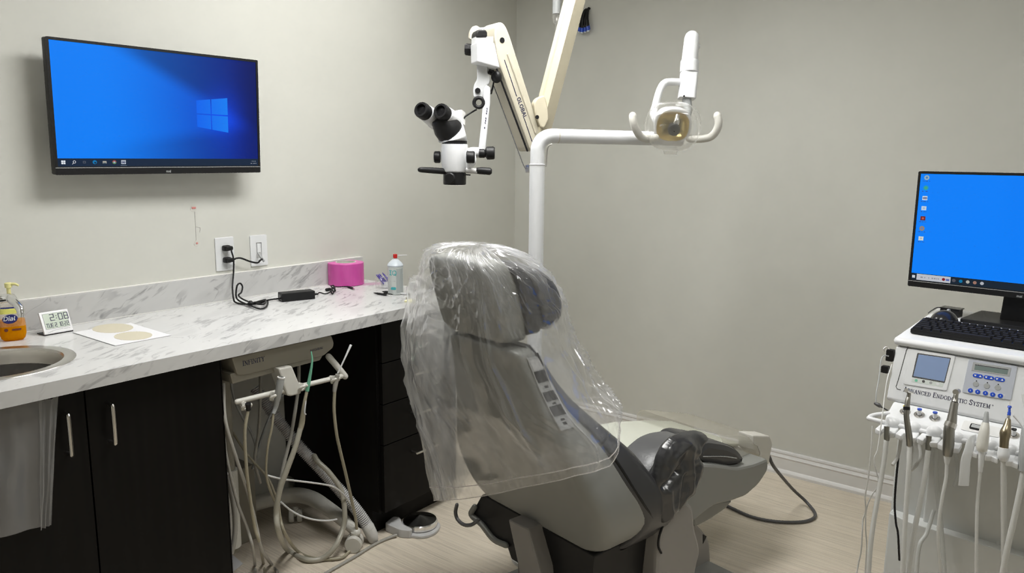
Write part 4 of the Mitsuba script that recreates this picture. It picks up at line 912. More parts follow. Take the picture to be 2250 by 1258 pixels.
part(dch, 'seat_shell', side_prism(rpoly(shell, .02), -.225, .225, .010), 'mat_shell', 40, label='grey seat and leg shell')
under = np.array([(0.457, 0.268), (0.5199, 0.2818), (0.6279, 0.2695), (0.7054, 0.248), (0.6681, 0.2261), (0.5654, 0.2135), (0.4768, 0.2118)])
part(dch, 'under_cover', side_prism(rpoly(under, .02), -.17, .17, .010), 'mat_shell', 40, label='dark under cover of the legrest')
piv = np.array([(0.1162, 0.4249), (0.2416, 0.4345), (0.2808, 0.4003), (0.2908, 0.3625), (0.2961, 0.3259), (0.3189, 0.2769), (0.3348, 0.2296), (0.3189, 0.1915), (0.3059, 0.118), (0.11, 0.1936), (0.11, 0.3258)])
part(dch, 'pivot_cover', side_prism(rpoly(piv, .022), .20, .30, .014), 'mat_shell_light', 40, label='lighter grey rounded pivot cover')
gr = np.array([(.303,) + q for q in ((0.1276, 0.3864), (0.1128, 0.3551), (0.1126, 0.3262), (0.127, 0.3007))])
part(dch, 'pivot_cover__groove', tube(LW(gr), .0035, 8), 'mat_black', 60, label='dark curved groove')
low = np.array([(0.5288, 0.1998), (0.5806, 0.1519), (0.6177, 0.101), (0.6344, 0.0063), (0.6316, -0.0555)])
lowp = np.vstack([low, [(low[-1][0] - .02, 0.0), (-.05, 0.0), (-.05, .28), (low[0][0] - .05, .30)]])
part(dch, 'base_cover', side_prism(rpoly(lowp, .02), -.15, .14, .010), 'mat_shell_light', 40, label='grey base cover on the floor')
nt = (0.5823, 0.1313)
part(dch, 'base_cover__notch', side_prism(np.array([(nt[0] - .012, nt[1] + .016), (nt[0] + .012, nt[1]), (nt[0] - .008, nt[1] - .022)]), .136, .1412), 'mat_black', False, label='small dark notch')
part(dch, 'floor_plate', side_prism(rpoly(np.array([(-.35, 0), (.62, 0), (.62, .03), (-.35, .03)]), .01), -.26, .26, .006), 'mat_shell', 40)
bl = np.array([(-0.2878, 0.301), (-0.3079, 0.2655), (-0.2455, 0.2539), (-0.1852, 0.2283), (-0.1225, 0.2321), (-0.0993, 0.1932), (-0.0374, 0.194), (0.0163, 0.1722)])
blp = np.vstack([bl, [(.24, .10), (.26, .36), (-.25, .36)]])
part(dch, 'lift_housing', rear_prism(rpoly(blp, .008), -.118, .18, .004), 'mat_black', 30, label='black lift housing below the back shell')
tr_ = np.array([(-0.2813, 0.305), (-0.2988, 0.2706), (-0.2416, 0.257), (-0.1814, 0.2315), (-0.1165, 0.2363)])
part(dch, 'lift_housing__edge', tube(LW(np.array([(a, -.125, b) for a, b in tr_])), .010, 8, rnd=True), 'mat_shell', 60, label='grey lower edge of the housing')
po_ = np.array([(-0.0543, 0.3635), (0.0383, 0.3703), (0.0931, 0.2594), (0.1024, 0.2051), (0.0089, 0.1613), (-0.0005, 0.2174)])
part(dch, 'lift_arm', rear_prism(rpoly(po_, .006), -.17, -.10, .005), 'mat_shell_light', 30, label='light grey lift arm')
rh = np.array([(a, -.16, b) for a, b in ((-0.3337, 0.3042), (-0.3417, 0.2733), (-0.3288, 0.252), (-0.2929, 0.248), (-0.2529, 0.2639), (-0.2139, 0.2968))])
part(dch, 'release_handle', tube(LW(rh), .0062, 10, rnd=True), 'mat_grey_dark', 60, label='dark grey loop handle')
M('mat_grey_dark', (0.07, 0.07, 0.072), 0.4)
cr_ = np.array([(a, .0, b) for a, b in ()]) if False else None

# sling armrest: a folded, puffed piece of black vinyl
from scipy.spatial import Delaunay
def pillow(outline, T, step, s0, fold=None, back=.6):
    """puffed shape over a closed (f, z) outline; T: half thickness"""
    o = rpoly(np.array(outline), .012, 5); pg = Polygon(o).buffer(0)
    L_ = pg.exterior.length; n = int(L_ / step); bd = np.array([pg.exterior.interpolate(i / n, normalized=True).coords[0] for i in range(n)])
    x0, y0, x1, y1 = pg.bounds; gx, gy = np.meshgrid(np.arange(x0, x1, step), np.arange(y0, y1, step)); g = np.stack([gx.ravel(), gy.ravel()], 1)
    d = np.array([pg.exterior.distance(Point(q)) if pg.contains(Point(q)) else -1 for q in g]); g, d = g[d > step * .55], d[d > step * .55]
    pts = np.vstack([bd, g]); dd = np.concatenate([np.zeros(n), d]); tri = Delaunay(pts).simplices
    tri = np.array([t for t in tri if pg.buffer(1e-6).contains(Point(pts[t].mean(0)))])
    a, b, c = pts[tri[:, 0]], pts[tri[:, 1]], pts[tri[:, 2]]
    sw = ((b - a)[:, 0] * (c - a)[:, 1] - (b - a)[:, 1] * (c - a)[:, 0]) < 0
    tri[sw] = tri[sw][:, ::-1]
    dm = min(dd.max(), .040); h = T * np.sqrt(np.clip(1 - (1 - np.clip(dd / dm, 0, 1)) ** 2, 0, 1))
    f1 = fold(pts, dd) if fold is not None else 0 * h
    top = np.stack([s0 + h + f1, pts[:, 0], pts[:, 1]], 1); bot = np.stack([s0 - back * h, pts[:, 0], pts[:, 1]], 1)
    m = len(pts); V = np.vstack([top, bot]); i = np.arange(n); k = (i + 1) % n
    F = np.vstack([tri, tri[:, ::-1] + m])
    return tm(LW(V), F)
sl_out = [(0.1933, 0.663), (0.2556, 0.6555), (0.3003, 0.6378), (0.3133, 0.6201), (0.2892, 0.6055), (0.2652, 0.5926), (0.269, 0.5742), (0.2917, 0.5493), (0.2916, 0.5228), (0.2695, 0.4846), (0.2317, 0.4485), (0.1829, 0.4224), (0.1305, 0.4027), (0.1052, 0.4036), (0.0889, 0.4302), (0.0819, 0.4748), (0.0639, 0.5346), (0.0698, 0.5689), (0.0832, 0.6136), (0.1079, 0.6446), (0.1463, 0.6616)]
def seg_d(p, a, b):
    a, b = np.array(a), np.array(b); t = np.clip(((p - a) @ (b - a)) / ((b - a) @ (b - a)), 0, 1)
    return np.linalg.norm(p - (a + t[:, None] * (b - a)), axis=1)
def sl_fold(p, d):
    k = np.clip(d / .018, 0, 1)
    r = np.zeros(len(p))
    for a, b, w, hh in (((0.0928, 0.5291), (0.1471, 0.5619), .011, -.034), ((0.1471, 0.5619), (0.1728, 0.5904), .012, -.012), ((0.1809, 0.5384), (0.1634, 0.4212), .010, -.014), ((0.2426, 0.594), (0.1768, 0.6529), .016, .016), ((0.1971, 0.6126), (0.2206, 0.4767), .014, .016), ((0.1333, 0.6077), (0.1866, 0.6364), .012, .010), ((0.1086, 0.5091), (0.1247, 0.4261), .008, .012), ((0.2261, 0.578), (0.2795, 0.5846), .010, -.012), ((0.2416, 0.5508), (0.2097, 0.4463), .009, -.010)):
        r += hh * np.exp(-(seg_d(p, a, b) / w) ** 2)
    q = np.stack([p[:, 0] * 45, p[:, 1] * 45, 0 * d], 1)
    return k * (.55 * r + .006 * (meshkit.fbm(q, 2, 4) - .5))
part(dch, 'armrest', pillow(sl_out, .034, .0036, .305, sl_fold), 'mat_vinyl_gloss', True, label='glossy black vinyl sling armrest with deep folds')
M('mat_vinyl_gloss', (0.022, 0.022, 0.024), 0.22, specular=0.75)
st = np.array([(.316, a, b) for a, b in ((0.276, 0.5553), (0.2759, 0.529), (0.2538, 0.4941), (0.2185, 0.459), (0.17, 0.433), (0.1222, 0.4134))])
part(dch, 'armrest__hem', tube(LW(st), [.004, .0065, .0065, .0065, .0065, .004], 10, rnd=True), 'mat_vinyl_gloss', 60, label='hem along the lower edge of the sling')
sq = spline(st + (.0068, -.001, .0), 7)
for i in range(3, len(sq) - 2):
    part(dch, 'armrest__stitch', tube(LW(np.array([sq[i] + (.004, .002, .003), sq[i] + (.004, -.004, -.003)])), .0009, 5, smooth=False), 'mat_grey_plastic', False)
# cable from the foot end to the base
cb_ = [(0.9795, 0.3507), (1.013, 0.3162), (1.059, 0.2588)]
part(dch, 'foot_block', side_prism(rpoly(np.array([(0.84, 0.4531), (0.9574, 0.4233), (0.9812, 0.3846), (0.9705, 0.3414), (0.9652, 0.306), (0.9179, 0.3332), (0.8469, 0.3911)]), .008), .085, .15, .005), 'mat_white_warm', 30, label='off white block at the foot end')
cpts = [LW(np.array((.12,) + q)) for q in cb_] + [np.array(q) for q in ((1.76, -0.3679, 0.1), (1.8, -0.3003, 0.03), (1.85, -0.3373, 0.008), (1.862, -0.3955, 0.008), (1.832, -0.4597, 0.008), (1.751, -0.5199, 0.008), (1.655, -0.5409, 0.008), (1.536, -0.5086, 0.008))]
part(dch, 'cable', tube(cpts, .0066, 10), 'mat_grey_dark', 60, label='dark grey cable looping on the floor')

# clear sleeve over the foot end
fs = thing('foot_cover', 'clear plastic sleeve stretched over the foot end of the chair', 'plastic cover')
rg = []
for f, w, z0, z1 in ((.64, .195, .390, .500), (.70, .195, .380, .485), (.78, .195, .365, .462), (.88, .193, .34, .435), (.955, .188, .315, .412), (.975, .17, .325, .395)):
    rc = rrect(2 * w, z1 - z0, .03, 5)
    rg.append(np.stack([rc[:, 0] - .040, 0 * rc[:, 0] + f, rc[:, 1] + (z0 + z1) / 2], 1) + (meshkit.noise(np.stack([rc[:, 0] * 14, rc[:, 1] * 20, 0 * rc[:, 0] + f * 15], 1))[:, None] - .5) * .012)
mF = loft(rg, True, False); cF = loft([rg[-1] + (0, -.001, 0), rg[-1]], True, True)
part(fs, 'sleeve', tm(LW(mF.vertices), mF.faces), 'mat_film_foot', True)
# pale sheet laid over the seat
sc_ = thing('seat_cover', 'smooth pale protective sheet over the seat between the backrest and the bolster', 'cover')
cov_ = np.array([(.05, .466), (.10, .486), (.30, .492), (.50, .474), (.70, .437), (.855, .398), (.850, .388), (.70, .428), (.50, .464), (.30, .482), (.10, .477), (.055, .458)])
part(sc_, 'sheet', side_prism(cov_, -.236, .085, .003), 'mat_pale', 40)
M('mat_pale', (0.47, 0.48, 0.42), 0.45)

# ---------------------------------------------------------------- clear plastic wrap over the backrest
wr = thing('chair_wrap', 'large clear plastic bag draped over the headrest and backrest', 'plastic cover')
NT, NA = 150, 420
ctl = np.array([  # t, centre s, centre f, half s, half f, z centre, tilt of z with s
    (0.00, -.030, -.305, .010, .006, 1.222, 0.00), (0.03, -.032, -.330, .070, .045, 1.222, .00), (0.07, -.030, -.325, .130, .100, 1.208, -.03), (0.13, -.025, -.285, .172, .140, 1.160, -.06),
    (0.24, -.050, -.255, .215, .172, 1.070, -.06), (0.40, -.078, -.238, .262, .178, .930, .0), (0.60, -.072, -.205, .338, .165, .760, .10), (0.80, -.045, -.165, .364, .148, .625, .27), (0.93, -.030, -.150, .358, .138, .535, .42), (1.00, -.022, -.145, .350, .132, .490, .47)])
tt = np.linspace(0, 1, NT) ** 1.0; cc_ = np.stack([np.interp(tt, ctl[:, 0], ctl[:, k]) for k in range(1, 7)], 1)
for _ in range(10):
    cc_[1:-1] = (cc_[:-2] + 2 * cc_[1:-1] + cc_[2:]) / 4
an = np.linspace(0, 2 * np.pi, NA, endpoint=False)
TT, AA = np.meshgrid(tt, an, indexing='ij')
ca_, sa_ = np.cos(AA), np.sin(AA)
sg = lambda x, p: np.sign(x) * np.abs(x) ** p
sx_, fx_ = sg(ca_, .72), sg(sa_, .72)
big = meshkit.fbm(np.stack([ca_ * 2.2 + 4, sa_ * 2.2 + 4, TT * 3.0], -1) * 1.4, 3, 5) - .5
rg2 = np.random.default_rng(11)
pleat = np.zeros_like(TT)
for i in range(34):                                             # long sharp folds that start below the head and run out to the hem
    a0, t0, t1, sl2, w, hh = rg2.uniform(0, 2 * np.pi), rg2.uniform(.08, .45), rg2.uniform(.6, 1.25), rg2.uniform(-.35, .35), rg2.uniform(.018, .06), rg2.uniform(-.012, .022)
    c0 = a0 + sl2 * (TT - .3) + .05 * np.sin(TT * rg2.uniform(5, 11) + i)
    dl_ = np.abs((AA - c0 + np.pi) % (2 * np.pi) - np.pi)
    pleat += hh * np.exp(-dl_ / (w * (.5 + TT))) * np.clip((TT - t0) / .15, 0, 1) * np.clip((t1 - TT) / .15, 0, 1)
q3 = np.stack([ca_ * 5 + TT * 3, sa_ * 5 - TT * 4, TT * 9], -1)
rid = lambda q, k: np.abs(meshkit.noise(q, k) - .5) * 2
cr2 = rid(q3 * 1.6, 21) * .55 + rid(q3 * 3.4 + 3, 22) * .30 + rid(q3 * 6.8 + 5, 23) * .15     # sharp crumple
amp = np.interp(tt, [0, .1, .3, .6, 1], [.004, .010, .018, .028, .026])[:, None]
crm = np.interp(tt, [0, .06, .20, .28, .38, 1], [.012, .030, .028, .010, .0016, .0004])[:, None]
off = amp * big * 1.6 + pleat + crm * (.4 - cr2)
S_ = cc_[:, None, 0] + (cc_[:, None, 2] + off) * sx_; F_ = cc_[:, None, 1] + (cc_[:, None, 3] + off) * fx_
Z_ = cc_[:, None, 4] + cc_[:, None, 5] * (S_ - cc_[:, None, 0]) + crm * .7 * (.4 - cr2)
Z_ += np.interp(tt, [0, .3, 1], [0, .0, .20])[:, None] * np.clip(sa_, 0, 1)
Z_ += .012 * (meshkit.noise(np.stack([ca_ * 3, sa_ * 3, 0 * TT + 3.3], -1)) - .5) * TT ** 4
V = np.stack([S_, F_, Z_], -1)
mB = loft(list(V), True, False)
part(wr, 'film', tm(LW(mB.vertices), mB.faces), 'mat_film', True)
for k in (int(NT * .945),):
    part(wr, 'hem_fold', tube(LW(np.vstack([V[k][::4], V[k][:1]])), .0016, 6, smooth=False), 'mat_hem', 60, label='sealed fold line above the hem')
# gathered side folds of the bag on its counter side
def gusset(ang0, ang1, t0, t1, push, seed, n=40, mrow=110):
    rows = []
    for j in range(mrow):
        t = t0 + (t1 - t0) * j / (mrow - 1); i0 = int(round(t * (NT - 1)))
        row = []
        for i in range(n):
            u = i / (n - 1); a = (ang0 + (ang1 - ang0) * u) % (2 * np.pi); k = int(round(a / (2 * np.pi) * NA)) % NA
            q = V[i0, k]; c0 = np.array([cc_[i0, 0], cc_[i0, 1], q[2]])
            o = push + .010 * math.sin(u * 9 + seed + 3 * t) + .014 * (meshkit.noise(np.array([u * 9, t * 6, seed])) - .5)
            row.append(q + nrm(q - c0) * o)
        rows.append(row)
    VT = np.array(rows).reshape(-1, 3)
    return tm(LW(VT), [(j * n + i, j * n + i + 1, (j + 1) * n + i + 1, (j + 1) * n + i) for j in range(mrow - 1) for i in range(n - 1)])
part(wr, 'side_fold', gusset(math.radians(146), math.radians(238), .20, 1.0, .012, 1.0), 'mat_film_dense', True, label='gathered milky side fold of the bag')
part(wr, 'side_fold', gusset(math.radians(158), math.radians(224), .26, 1.0, -.022, 5.0), 'mat_film_dense', True, label='gathered milky side fold of the bag')
film('mat_film_dense', mikit.proc(dense_weight), (0.80, 0.80, 0.80))
hem = V[-1]
part(wr, 'hem', tube(LW(np.vstack([hem[::3], hem[:1]])), .0014, 6, smooth=False), 'mat_hem', 60, label='folded lower hem of the bag')
film('mat_hem', 0.45, (0.85, 0.83, 0.82))
# loose corner of the bag reaching to the counter
tail = []
for i in range(9):
    u = i / 8
    row = []
    for j in range(14):
        v = j / 13
        a = np.array(LW(np.array([-.16 - .10 * v, -.34 + .10 * v, 1.165 - .13 * v]))); b = np.array((0.5049, -1.367, 0.905)) + np.array([0.03, .05 * v, .02 - .02 * v])
        q = a * (1 - u) + b * u + np.array([0, 0, -.05 * math.sin(math.pi * u)]) * (1 - v) + .010 * (meshkit.noise(np.array([u * 5, v * 5, 2.0])) - .5)
        row.append(q)
    tail.append(row)
nT = len(tail[0]); VT = np.array(tail).reshape(-1, 3)
part(wr, 'corner', tm(VT, [(i * nT + j, i * nT + j + 1, (i + 1) * nT + j + 1, (i + 1) * nT + j) for i in range(8) for j in range(nT - 1)]), 'mat_film', True, label='loose upper corner of the bag')
# ---------------------------------------------------------------- dental light on its post
E_ = np.array([0.7919, 0.6106, 0.0]); H_ = np.array([-0.6106, 0.7919, 0.0]); U_ = np.array([0, 0, 1.0])
dl = thing('dental_light', 'white post mounted dental light with a clear shield and two curved handles', 'dental light')
pb = np.array((1.139, -1.365, 1.253))
px_, py_ = pb[0], pb[1]
zj = (1.122, -1.339, 1.433)[2]
part(dl, 'post', xf(cyl(.0258, zj, .0, 28), frame((px_, py_, 0.0))), 'mat_white', 50, label='white upright post')
part(dl, 'post_foot', xf(lathe([(.075, 0), (.075, .012), (.045, .022), (.030, .05), (.026, .05)], 28), frame((px_, py_, 0.0))), 'mat_white', 40)
part(dl, 'post_collar', xf(lathe([(.0258, zj - .002), (.0272, zj), (.0272, zj + .003), (.0245, zj + .004)], 28, False), frame((px_, py_, 0.0))), 'mat_white', 40)
el = np.array((1.153, -1.295, 1.53)); ze = el[2]
pe = np.array((1.455, -0.9346, 1.525)); pe[2] = ze - .004
hd = nrm(np.array([pe[0] - px_, pe[1] - py_, 0]))
rad_b = .050
arc = [np.array([px_, py_, ze - rad_b]) + hd * rad_b * (1 - math.cos(t)) + U_ * rad_b * math.sin(t) for t in np.linspace(0, math.pi / 2, 9)]
part(dl, 'elbow_arm', tube([np.array([px_, py_, zj - .01])] + arc + [pe], .0240, 24, smooth=False, rnd=False), 'mat_white', 60, label='white pipe arm with a bent elbow')
part(dl, 'elbow_seam', tube([arc[-1] + hd * .020, arc[-1] + hd * .022], .0246, 24, smooth=False), 'mat_cream', 40)
part(dl, 'lead', tube([(1.14, -1.284, 1.503), (1.143, -1.31, 1.494), (1.143, -1.317, 1.459), (1.145, -1.321, 1.433), (1.142, -1.325, 1.43)], .0026, 8), 'mat_white_warm', 60, label='thin white lead at the elbow')
# riser, column
b0 = np.array((1.454, -0.9044, 1.667)); b1 = np.array((1.451, -0.8876, 1.757)); b2 = np.array((1.448, -0.8803, 1.799)); b3 = np.array((1.445, -0.866, 1.878))
part(dl, 'riser', tube([pe, pe + (0, 0, .02), np.array((1.462, -0.9062, 1.63)), b0], .0160, 16, smooth=False), 'mat_grey_plastic', 50, label='dark grey joint below the column')
M0 = axis_frame(b0, b1 - b0, E_)
part(dl, 'column', xf(prism(rpoly(np.array([(-.0295, -.026), (.0295, -.026), (.0295, .026), (-.0295, .026)]), .014), np.linalg.norm(b1 - b0), .001), M0), 'mat_white', 40, label='white boxy lower column')
part(dl, 'column_collar', xf(cyl(.0325, np.linalg.norm(b2 - b1), .002, 28), axis_frame(b1, b2 - b1, E_)), 'mat_white', 40)
part(dl, 'column_cap', tube([b2, b2 + (b3 - b2) * .5, b3], [.0290, .0275, .0262], 24, smooth=False, rnd=True), 'mat_white', 60, label='tall rounded white cap')
part(dl, 'cap_button', xf(ell(.006, .006, .010, 2), frame(np.array((1.467, -0.855, 1.85)))), 'mat_white')
part(dl, 'screw', xf(cyl(.003, .002, 0, 10), axis_frame(np.array((1.459, -0.9375, 1.674)), -H_)), 'mat_black')
part(dl, 'yoke', tube([(1.433, -0.9085, 1.725), (1.403, -0.9445, 1.724), (1.393, -0.9665, 1.716), (1.389, -0.9879, 1.69), (1.388, -1.012, 1.639), (1.392, -1.03, 1.607), (1.414, -1.021, 1.567)], .0128, 14), 'mat_white', 60, label='white bent yoke tube')
# head
hc = np.array((1.462, -1.022, 1.568)); hz = nrm(-H_ * .93 - U_ * .30 - E_ * .10)
HM = axis_frame(hc, hz, E_ - hz * (E_ @ hz))
def se(w, h, z, n=48, p=.72):
    a = np.arange(n) * 2 * np.pi / n
    return np.stack([np.sign(np.cos(a)) * np.abs(np.cos(a)) ** p * w, np.sign(np.sin(a)) * np.abs(np.sin(a)) ** p * h, 0 * a + z], 1)
part(dl, 'head_back', xf(loft([se(.020, .020, -.085), se(.045, .045, -.075), se(.060, .056, -.050), se(.062, .058, -.030)]), HM), 'mat_light_grey', 50, label='grey back of the light head')
part(dl, 'reflector', xf(loft([se(.054, .050, .005), se(.046, .043, -.010), se(.030, .028, -.024), se(.006, .006, -.028)], True, False), HM), 'mat_reflector', 60, label='gold tinted reflector dish')
part(dl, 'reflector_rim', xf(loft([se(.062, .058, -.030), se(.063, .059, .002), se(.058, .054, .004), se(.053, .049, .002)], True, False), HM), 'mat_mid_grey', 50)
part(dl, 'lamp_shade', xf(cat(cyl(.0205, .020, .002, 26), tm(*(lambda m: (m.vertices + (0, 0, -.020), m.faces))(cyl(.017, .022, .001, 26)))), HM @ frame((.002, -.002, .022))), 'mat_rubber', 40, label='dark disc in front of the bulb')
part(dl, 'lamp_stem', tube([(HM @ np.array(q))[:3] for q in ((.012, .040, .004, 1), (.010, .022, .016, 1), (.004, .004, .018, 1))], [.009, .011, .012], 12), 'mat_nickel', 50)
part(dl, 'shield', xf(loft([se(.090, .078, -.030, p=.8), se(.092, .080, .004, p=.8), se(.088, .076, .040, p=.8), se(.076, .066, .056, p=.8), se(.058, .050, .062, p=.8), se(.002, .002, .064, p=1)], True, False), HM), 'mat_shield', 60, label='clear plastic shield')
part(dl, 'shield_rim', tube([tuple((HM @ np.append(q, 1))[:3]) for q in np.vstack([se(.093, .081, .004, p=.8), se(.093, .081, .004, p=.8)[:1]])], .0018, 6, smooth=False), 'mat_shield', 60)
part(dl, 'shield_tab', xf(slab(-.022, .022, -.092, -.076, -.006, .030, .003), HM), 'mat_shield', 30)
part(dl, 'handle', tube([(1.415, -1.054, 1.529), (1.401, -1.079, 1.524), (1.389, -1.112, 1.532), (1.382, -1.138, 1.558), (1.378, -1.148, 1.581), (1.375, -1.147, 1.599)], .0132, 14, rnd=True), 'mat_white_warm', 60, label='off white curved handle')
part(dl, 'handle', tube([(1.504, -0.9733, 1.527), (1.539, -0.959, 1.526), (1.574, -0.9562, 1.533), (1.596, -0.9603, 1.556), (1.602, -0.9628, 1.581), (1.596, -0.9629, 1.603)], .0132, 14, rnd=True), 'mat_white_warm', 60, label='off white curved handle')

# ---------------------------------------------------------------- surgical microscope on its cream arms
ms = thing('dental_microscope', 'white surgical microscope hanging from two cream spring arms', 'microscope')
SD = 2.66
def sp_(px, py): pass
MB_ = np.array((0.8604, -1.47, 1.405))
k_ = 2.66 / 1676.7
part(ms, 'body', xf(lathe([(.020, 0), (25 * k_, .0), (27 * k_, .004), (29 * k_, .030), (30 * k_, .055), (29.5 * k_, .080), (28.5 * k_, .096), (.02, .096)], 32), frame(MB_)), 'mat_white', 45, label='white barrel body')
part(ms, 'side_flange', tube([np.array((0.8952, -1.459, 1.449)), np.array((0.8994, -1.43, 1.449))], [.036, .030], 20, smooth=False), 'mat_white', 45)
part(ms, 'neck_ring', xf(cyl(27.5 * k_, .010, .001, 32), frame(MB_ + (0, 0, .097))), 'mat_black', 40, label='black neck ring')
# tilted swivel
n1 = nrm(-E_ * .55 - H_ * .45 + U_ * .75)
c1 = np.array((0.8476, -1.476, 1.54))
cap0 = np.array([MB_ + (0, 0, .107) + 29 * k_ * (math.cos(t) * E_ + math.sin(t) * H_) for t in np.linspace(0, 2 * np.pi, 32, endpoint=False)])
x1 = nrm(E_ - n1 * (E_ @ n1)); y1_ = np.cross(n1, x1)
cc1 = lambda r, o: np.array([o + r * (math.cos(t) * x1 + math.sin(t) * y1_) for t in np.linspace(0, 2 * np.pi, 32, endpoint=False)])
part(ms, 'swivel', loft([cap0, (cap0 + cc1(33 * k_, c1)) / 2, cc1(33 * k_, c1)]), 'mat_white', 50, label='white tilting swivel')
part(ms, 'binocular_mount', loft([cc1(30 * k_, c1), cc1(30.5 * k_, c1 + n1 * .006), cc1(30 * k_, c1 + n1 * .028), cc1(22 * k_, c1 + n1 * .062), cc1(18 * k_, c1 + n1 * .070)]), 'mat_black', 45, label='black conical binocular mount')
ba = nrm(.52 * (-.80 * E_ + .60 * U_) - .85 * H_)          # where the eyepieces point
def eyepiece(front):
    f = np.array(front); FMx = axis_frame(f, -ba, E_)
    part(ms, 'eyepiece', xf(lathe([(.0165, .016), (.0185, .0), (.0250, .0), (.0270, .004), (.0275, .012), (.0262, .014), (.0275, .018), (.0270, .030), (.0262, .034)], 28, False), FMx), 'mat_black', 40, label='black rubber eyepiece')
    part(ms, 'eyepiece_lens', xf(lathe([(.0166, .010), (.010, .008), (.0005, .0075)], 24, False), FMx), 'mat_black_gloss', 60)
    part(ms, 'eyepiece_barrel', xf(lathe([(.0268, .034), (.0285, .036), (.0295, .060), (.030, .085), (.024, .118), (.012, .124)], 28), FMx), 'mat_white', 45, label='white eyepiece barrel')
eyepiece((0.8143, -1.588, 1.614)); eyepiece((0.8667, -1.549, 1.61))
jm = axis_frame(np.array((0.8148, -1.468, 1.576)), -ba, E_)
part(ms, 'binocular_head', xf(slab(-.055, .055, -.022, .022, -.03, .035, .008, .014), jm), 'mat_white', 40, label='white prism housing')
part(ms, 'head_block', xf(slab(-.018, .018, -.028, .020, -.02, .02, .006), axis_frame(np.array((0.8377, -1.422, 1.587)), -ba, E_)), 'mat_light_grey', 40)
# objective, knobs, handles
part(ms, 'objective', xf(lathe([(.01, -.043), (24 * k_, -.043), (25 * k_, -.040), (25 * k_, -.001), (.02, -.001)], 32), frame(MB_)), 'mat_black', 40, label='black objective housing')
part(ms, 'focus_knob', xf(cyl(.019, .016, .003, 20), axis_frame(np.array((0.8786, -1.511, 1.385)) , nrm(-H_ - .2 * E_))), 'mat_black', 40)
part(ms, 'zoom_knob', xf(cyl(.0205, .022, .003, 20), axis_frame(np.array((0.7981, -1.507, 1.456)), E_)), 'mat_black', 40)
part(ms, 'zoom_knob', xf(cyl(.0205, .028, .003, 20), axis_frame(np.array((0.9273, -1.484, 1.457)), E_)), 'mat_black', 40)
part(ms, 'grip', tube([(0.807, -1.586, 1.413), (0.8131, -1.582, 1.413), (0.8238, -1.548, 1.411), (0.8437, -1.508, 1.408)], [.0085, .0095, .0105, .0105], 14, smooth=False, rnd=True), 'mat_black', 50, label='black left grip')
part(ms, 'grip_bar', tube([(0.9044, -1.46, 1.412), (0.9359, -1.437, 1.409)], .0095, 14, smooth=False), 'mat_light_grey', 50)
part(ms, 'grip', tube([(0.9332, -1.438, 1.411), (0.9469, -1.428, 1.411), (0.9708, -1.41, 1.409), (0.9758, -1.406, 1.409)], [.0105, .0125, .0125, .0070], 14, smooth=False), 'mat_black', 50, label='black right grip')
part(ms, 'hook', tube([(0.8985, -1.468, 1.398), (0.9186, -1.453, 1.396)], .0022, 6, smooth=False), 'mat_black')
part(ms, 'elbow_block', tube([(0.886, -1.437, 1.468), (0.8977, -1.414, 1.473), (0.9126, -1.389, 1.473)], [.019, .019, .018], 18, smooth=False), 'mat_white', 50)
part(ms, 'tilt_knob', tube([(0.921, -1.409, 1.47), (0.9348, -1.399, 1.47), (0.9373, -1.397, 1.47), (0.9422, -1.393, 1.471), (0.9597, -1.379, 1.472), (0.9635, -1.376, 1.472)], [.0155, .0155, .0125, .0225, .0225, .019], 18, smooth=False), 'mat_black', 40, label='black tilt knob')
VB = ((0.9799, -1.3, 1.529), (0.7921, 0.6103, 0))
def vframe(V, off=0.0):
    o, e1 = np.array(V[0]), np.array(V[1]); n = np.cross(e1, (0, 0, 1)); m = frame(o + n * off, e1, (0, 0, 1))
    return m
bar = np.array([(-0.1158, -0.0613), (-0.0948, -0.0611), (-0.0886, -0.0008), (-0.0778, 0.1092), (-0.0764, 0.1682), (-0.0924, 0.1774), (-0.1003, 0.1618), (-0.108, 0.0463), (-0.1175, -0.0359)])
part(ms, 'drop_arm', xf(prism(rpoly(bar, .006), .030, .004), vframe(VB, -.015)), 'mat_white', 40, label='slim white drop arm')
for k in range(9):
    q0 = np.array((-0.0873, 0.0966)) + (np.array((-0.0967, 0.0228)) - np.array((-0.0873, 0.0966))) * (k + .2) / 9
    if k in (3, 7): continue
    part(ms, 'drop_arm__print', xf(slab(-.0016, .0016, -.003, .003, .0152, .0156, 0), vframe(VB, 0) @ frame((q0[0], q0[1], 0), (.99, .12, 0), (-.12, .99, 0))), 'mat_ink', False)
plate_ = np.array([(-0.1363, 0.133), (-0.138, 0.1627), (-0.1332, 0.1799), (-0.1236, 0.1955), (-0.1252, 0.2528), (-0.0885, 0.2531), (-0.0884, 0.216), (-0.0771, 0.2037), (-0.0802, 0.1819), (-0.0962, 0.1693), (-0.101, 0.1333)])
V2 = ((0.9675, -1.284, 1.53), (0.7921, 0.6103, 0))
part(ms, 'yoke', xf(prism(rpoly(plate_, .008), .040, .004), vframe(V2, -.02)), 'mat_white', 40, label='white yoke below the arm joint')
part(ms, 'yoke_bolt', xf(cyl(.0095, .006, .001, 18), axis_frame(np.array((0.885, -1.375, 1.686)), -H_)), 'mat_black', 40)
rc_ = np.array((0.8948, -1.381, 1.645))
part(ms, 'lens_ring', tube([rc_ + .0165 * (math.cos(t) * E_ + math.sin(t) * U_) for t in np.linspace(0, 2 * np.pi, 28)], .0065, 10, smooth=False), 'mat_black', 50, label='black open ring')
part(ms, 'light_cable', tube([(0.8699, -1.364, 1.623), (0.8638, -1.384, 1.612), (0.8544, -1.407, 1.597), (0.8504, -1.413, 1.587)], .0030, 8), 'mat_black', 60)
blk = np.array([(-0.135, 0.313), (-0.0712, 0.3136), (-0.0509, 0.2313), (-0.1333, 0.2487)])
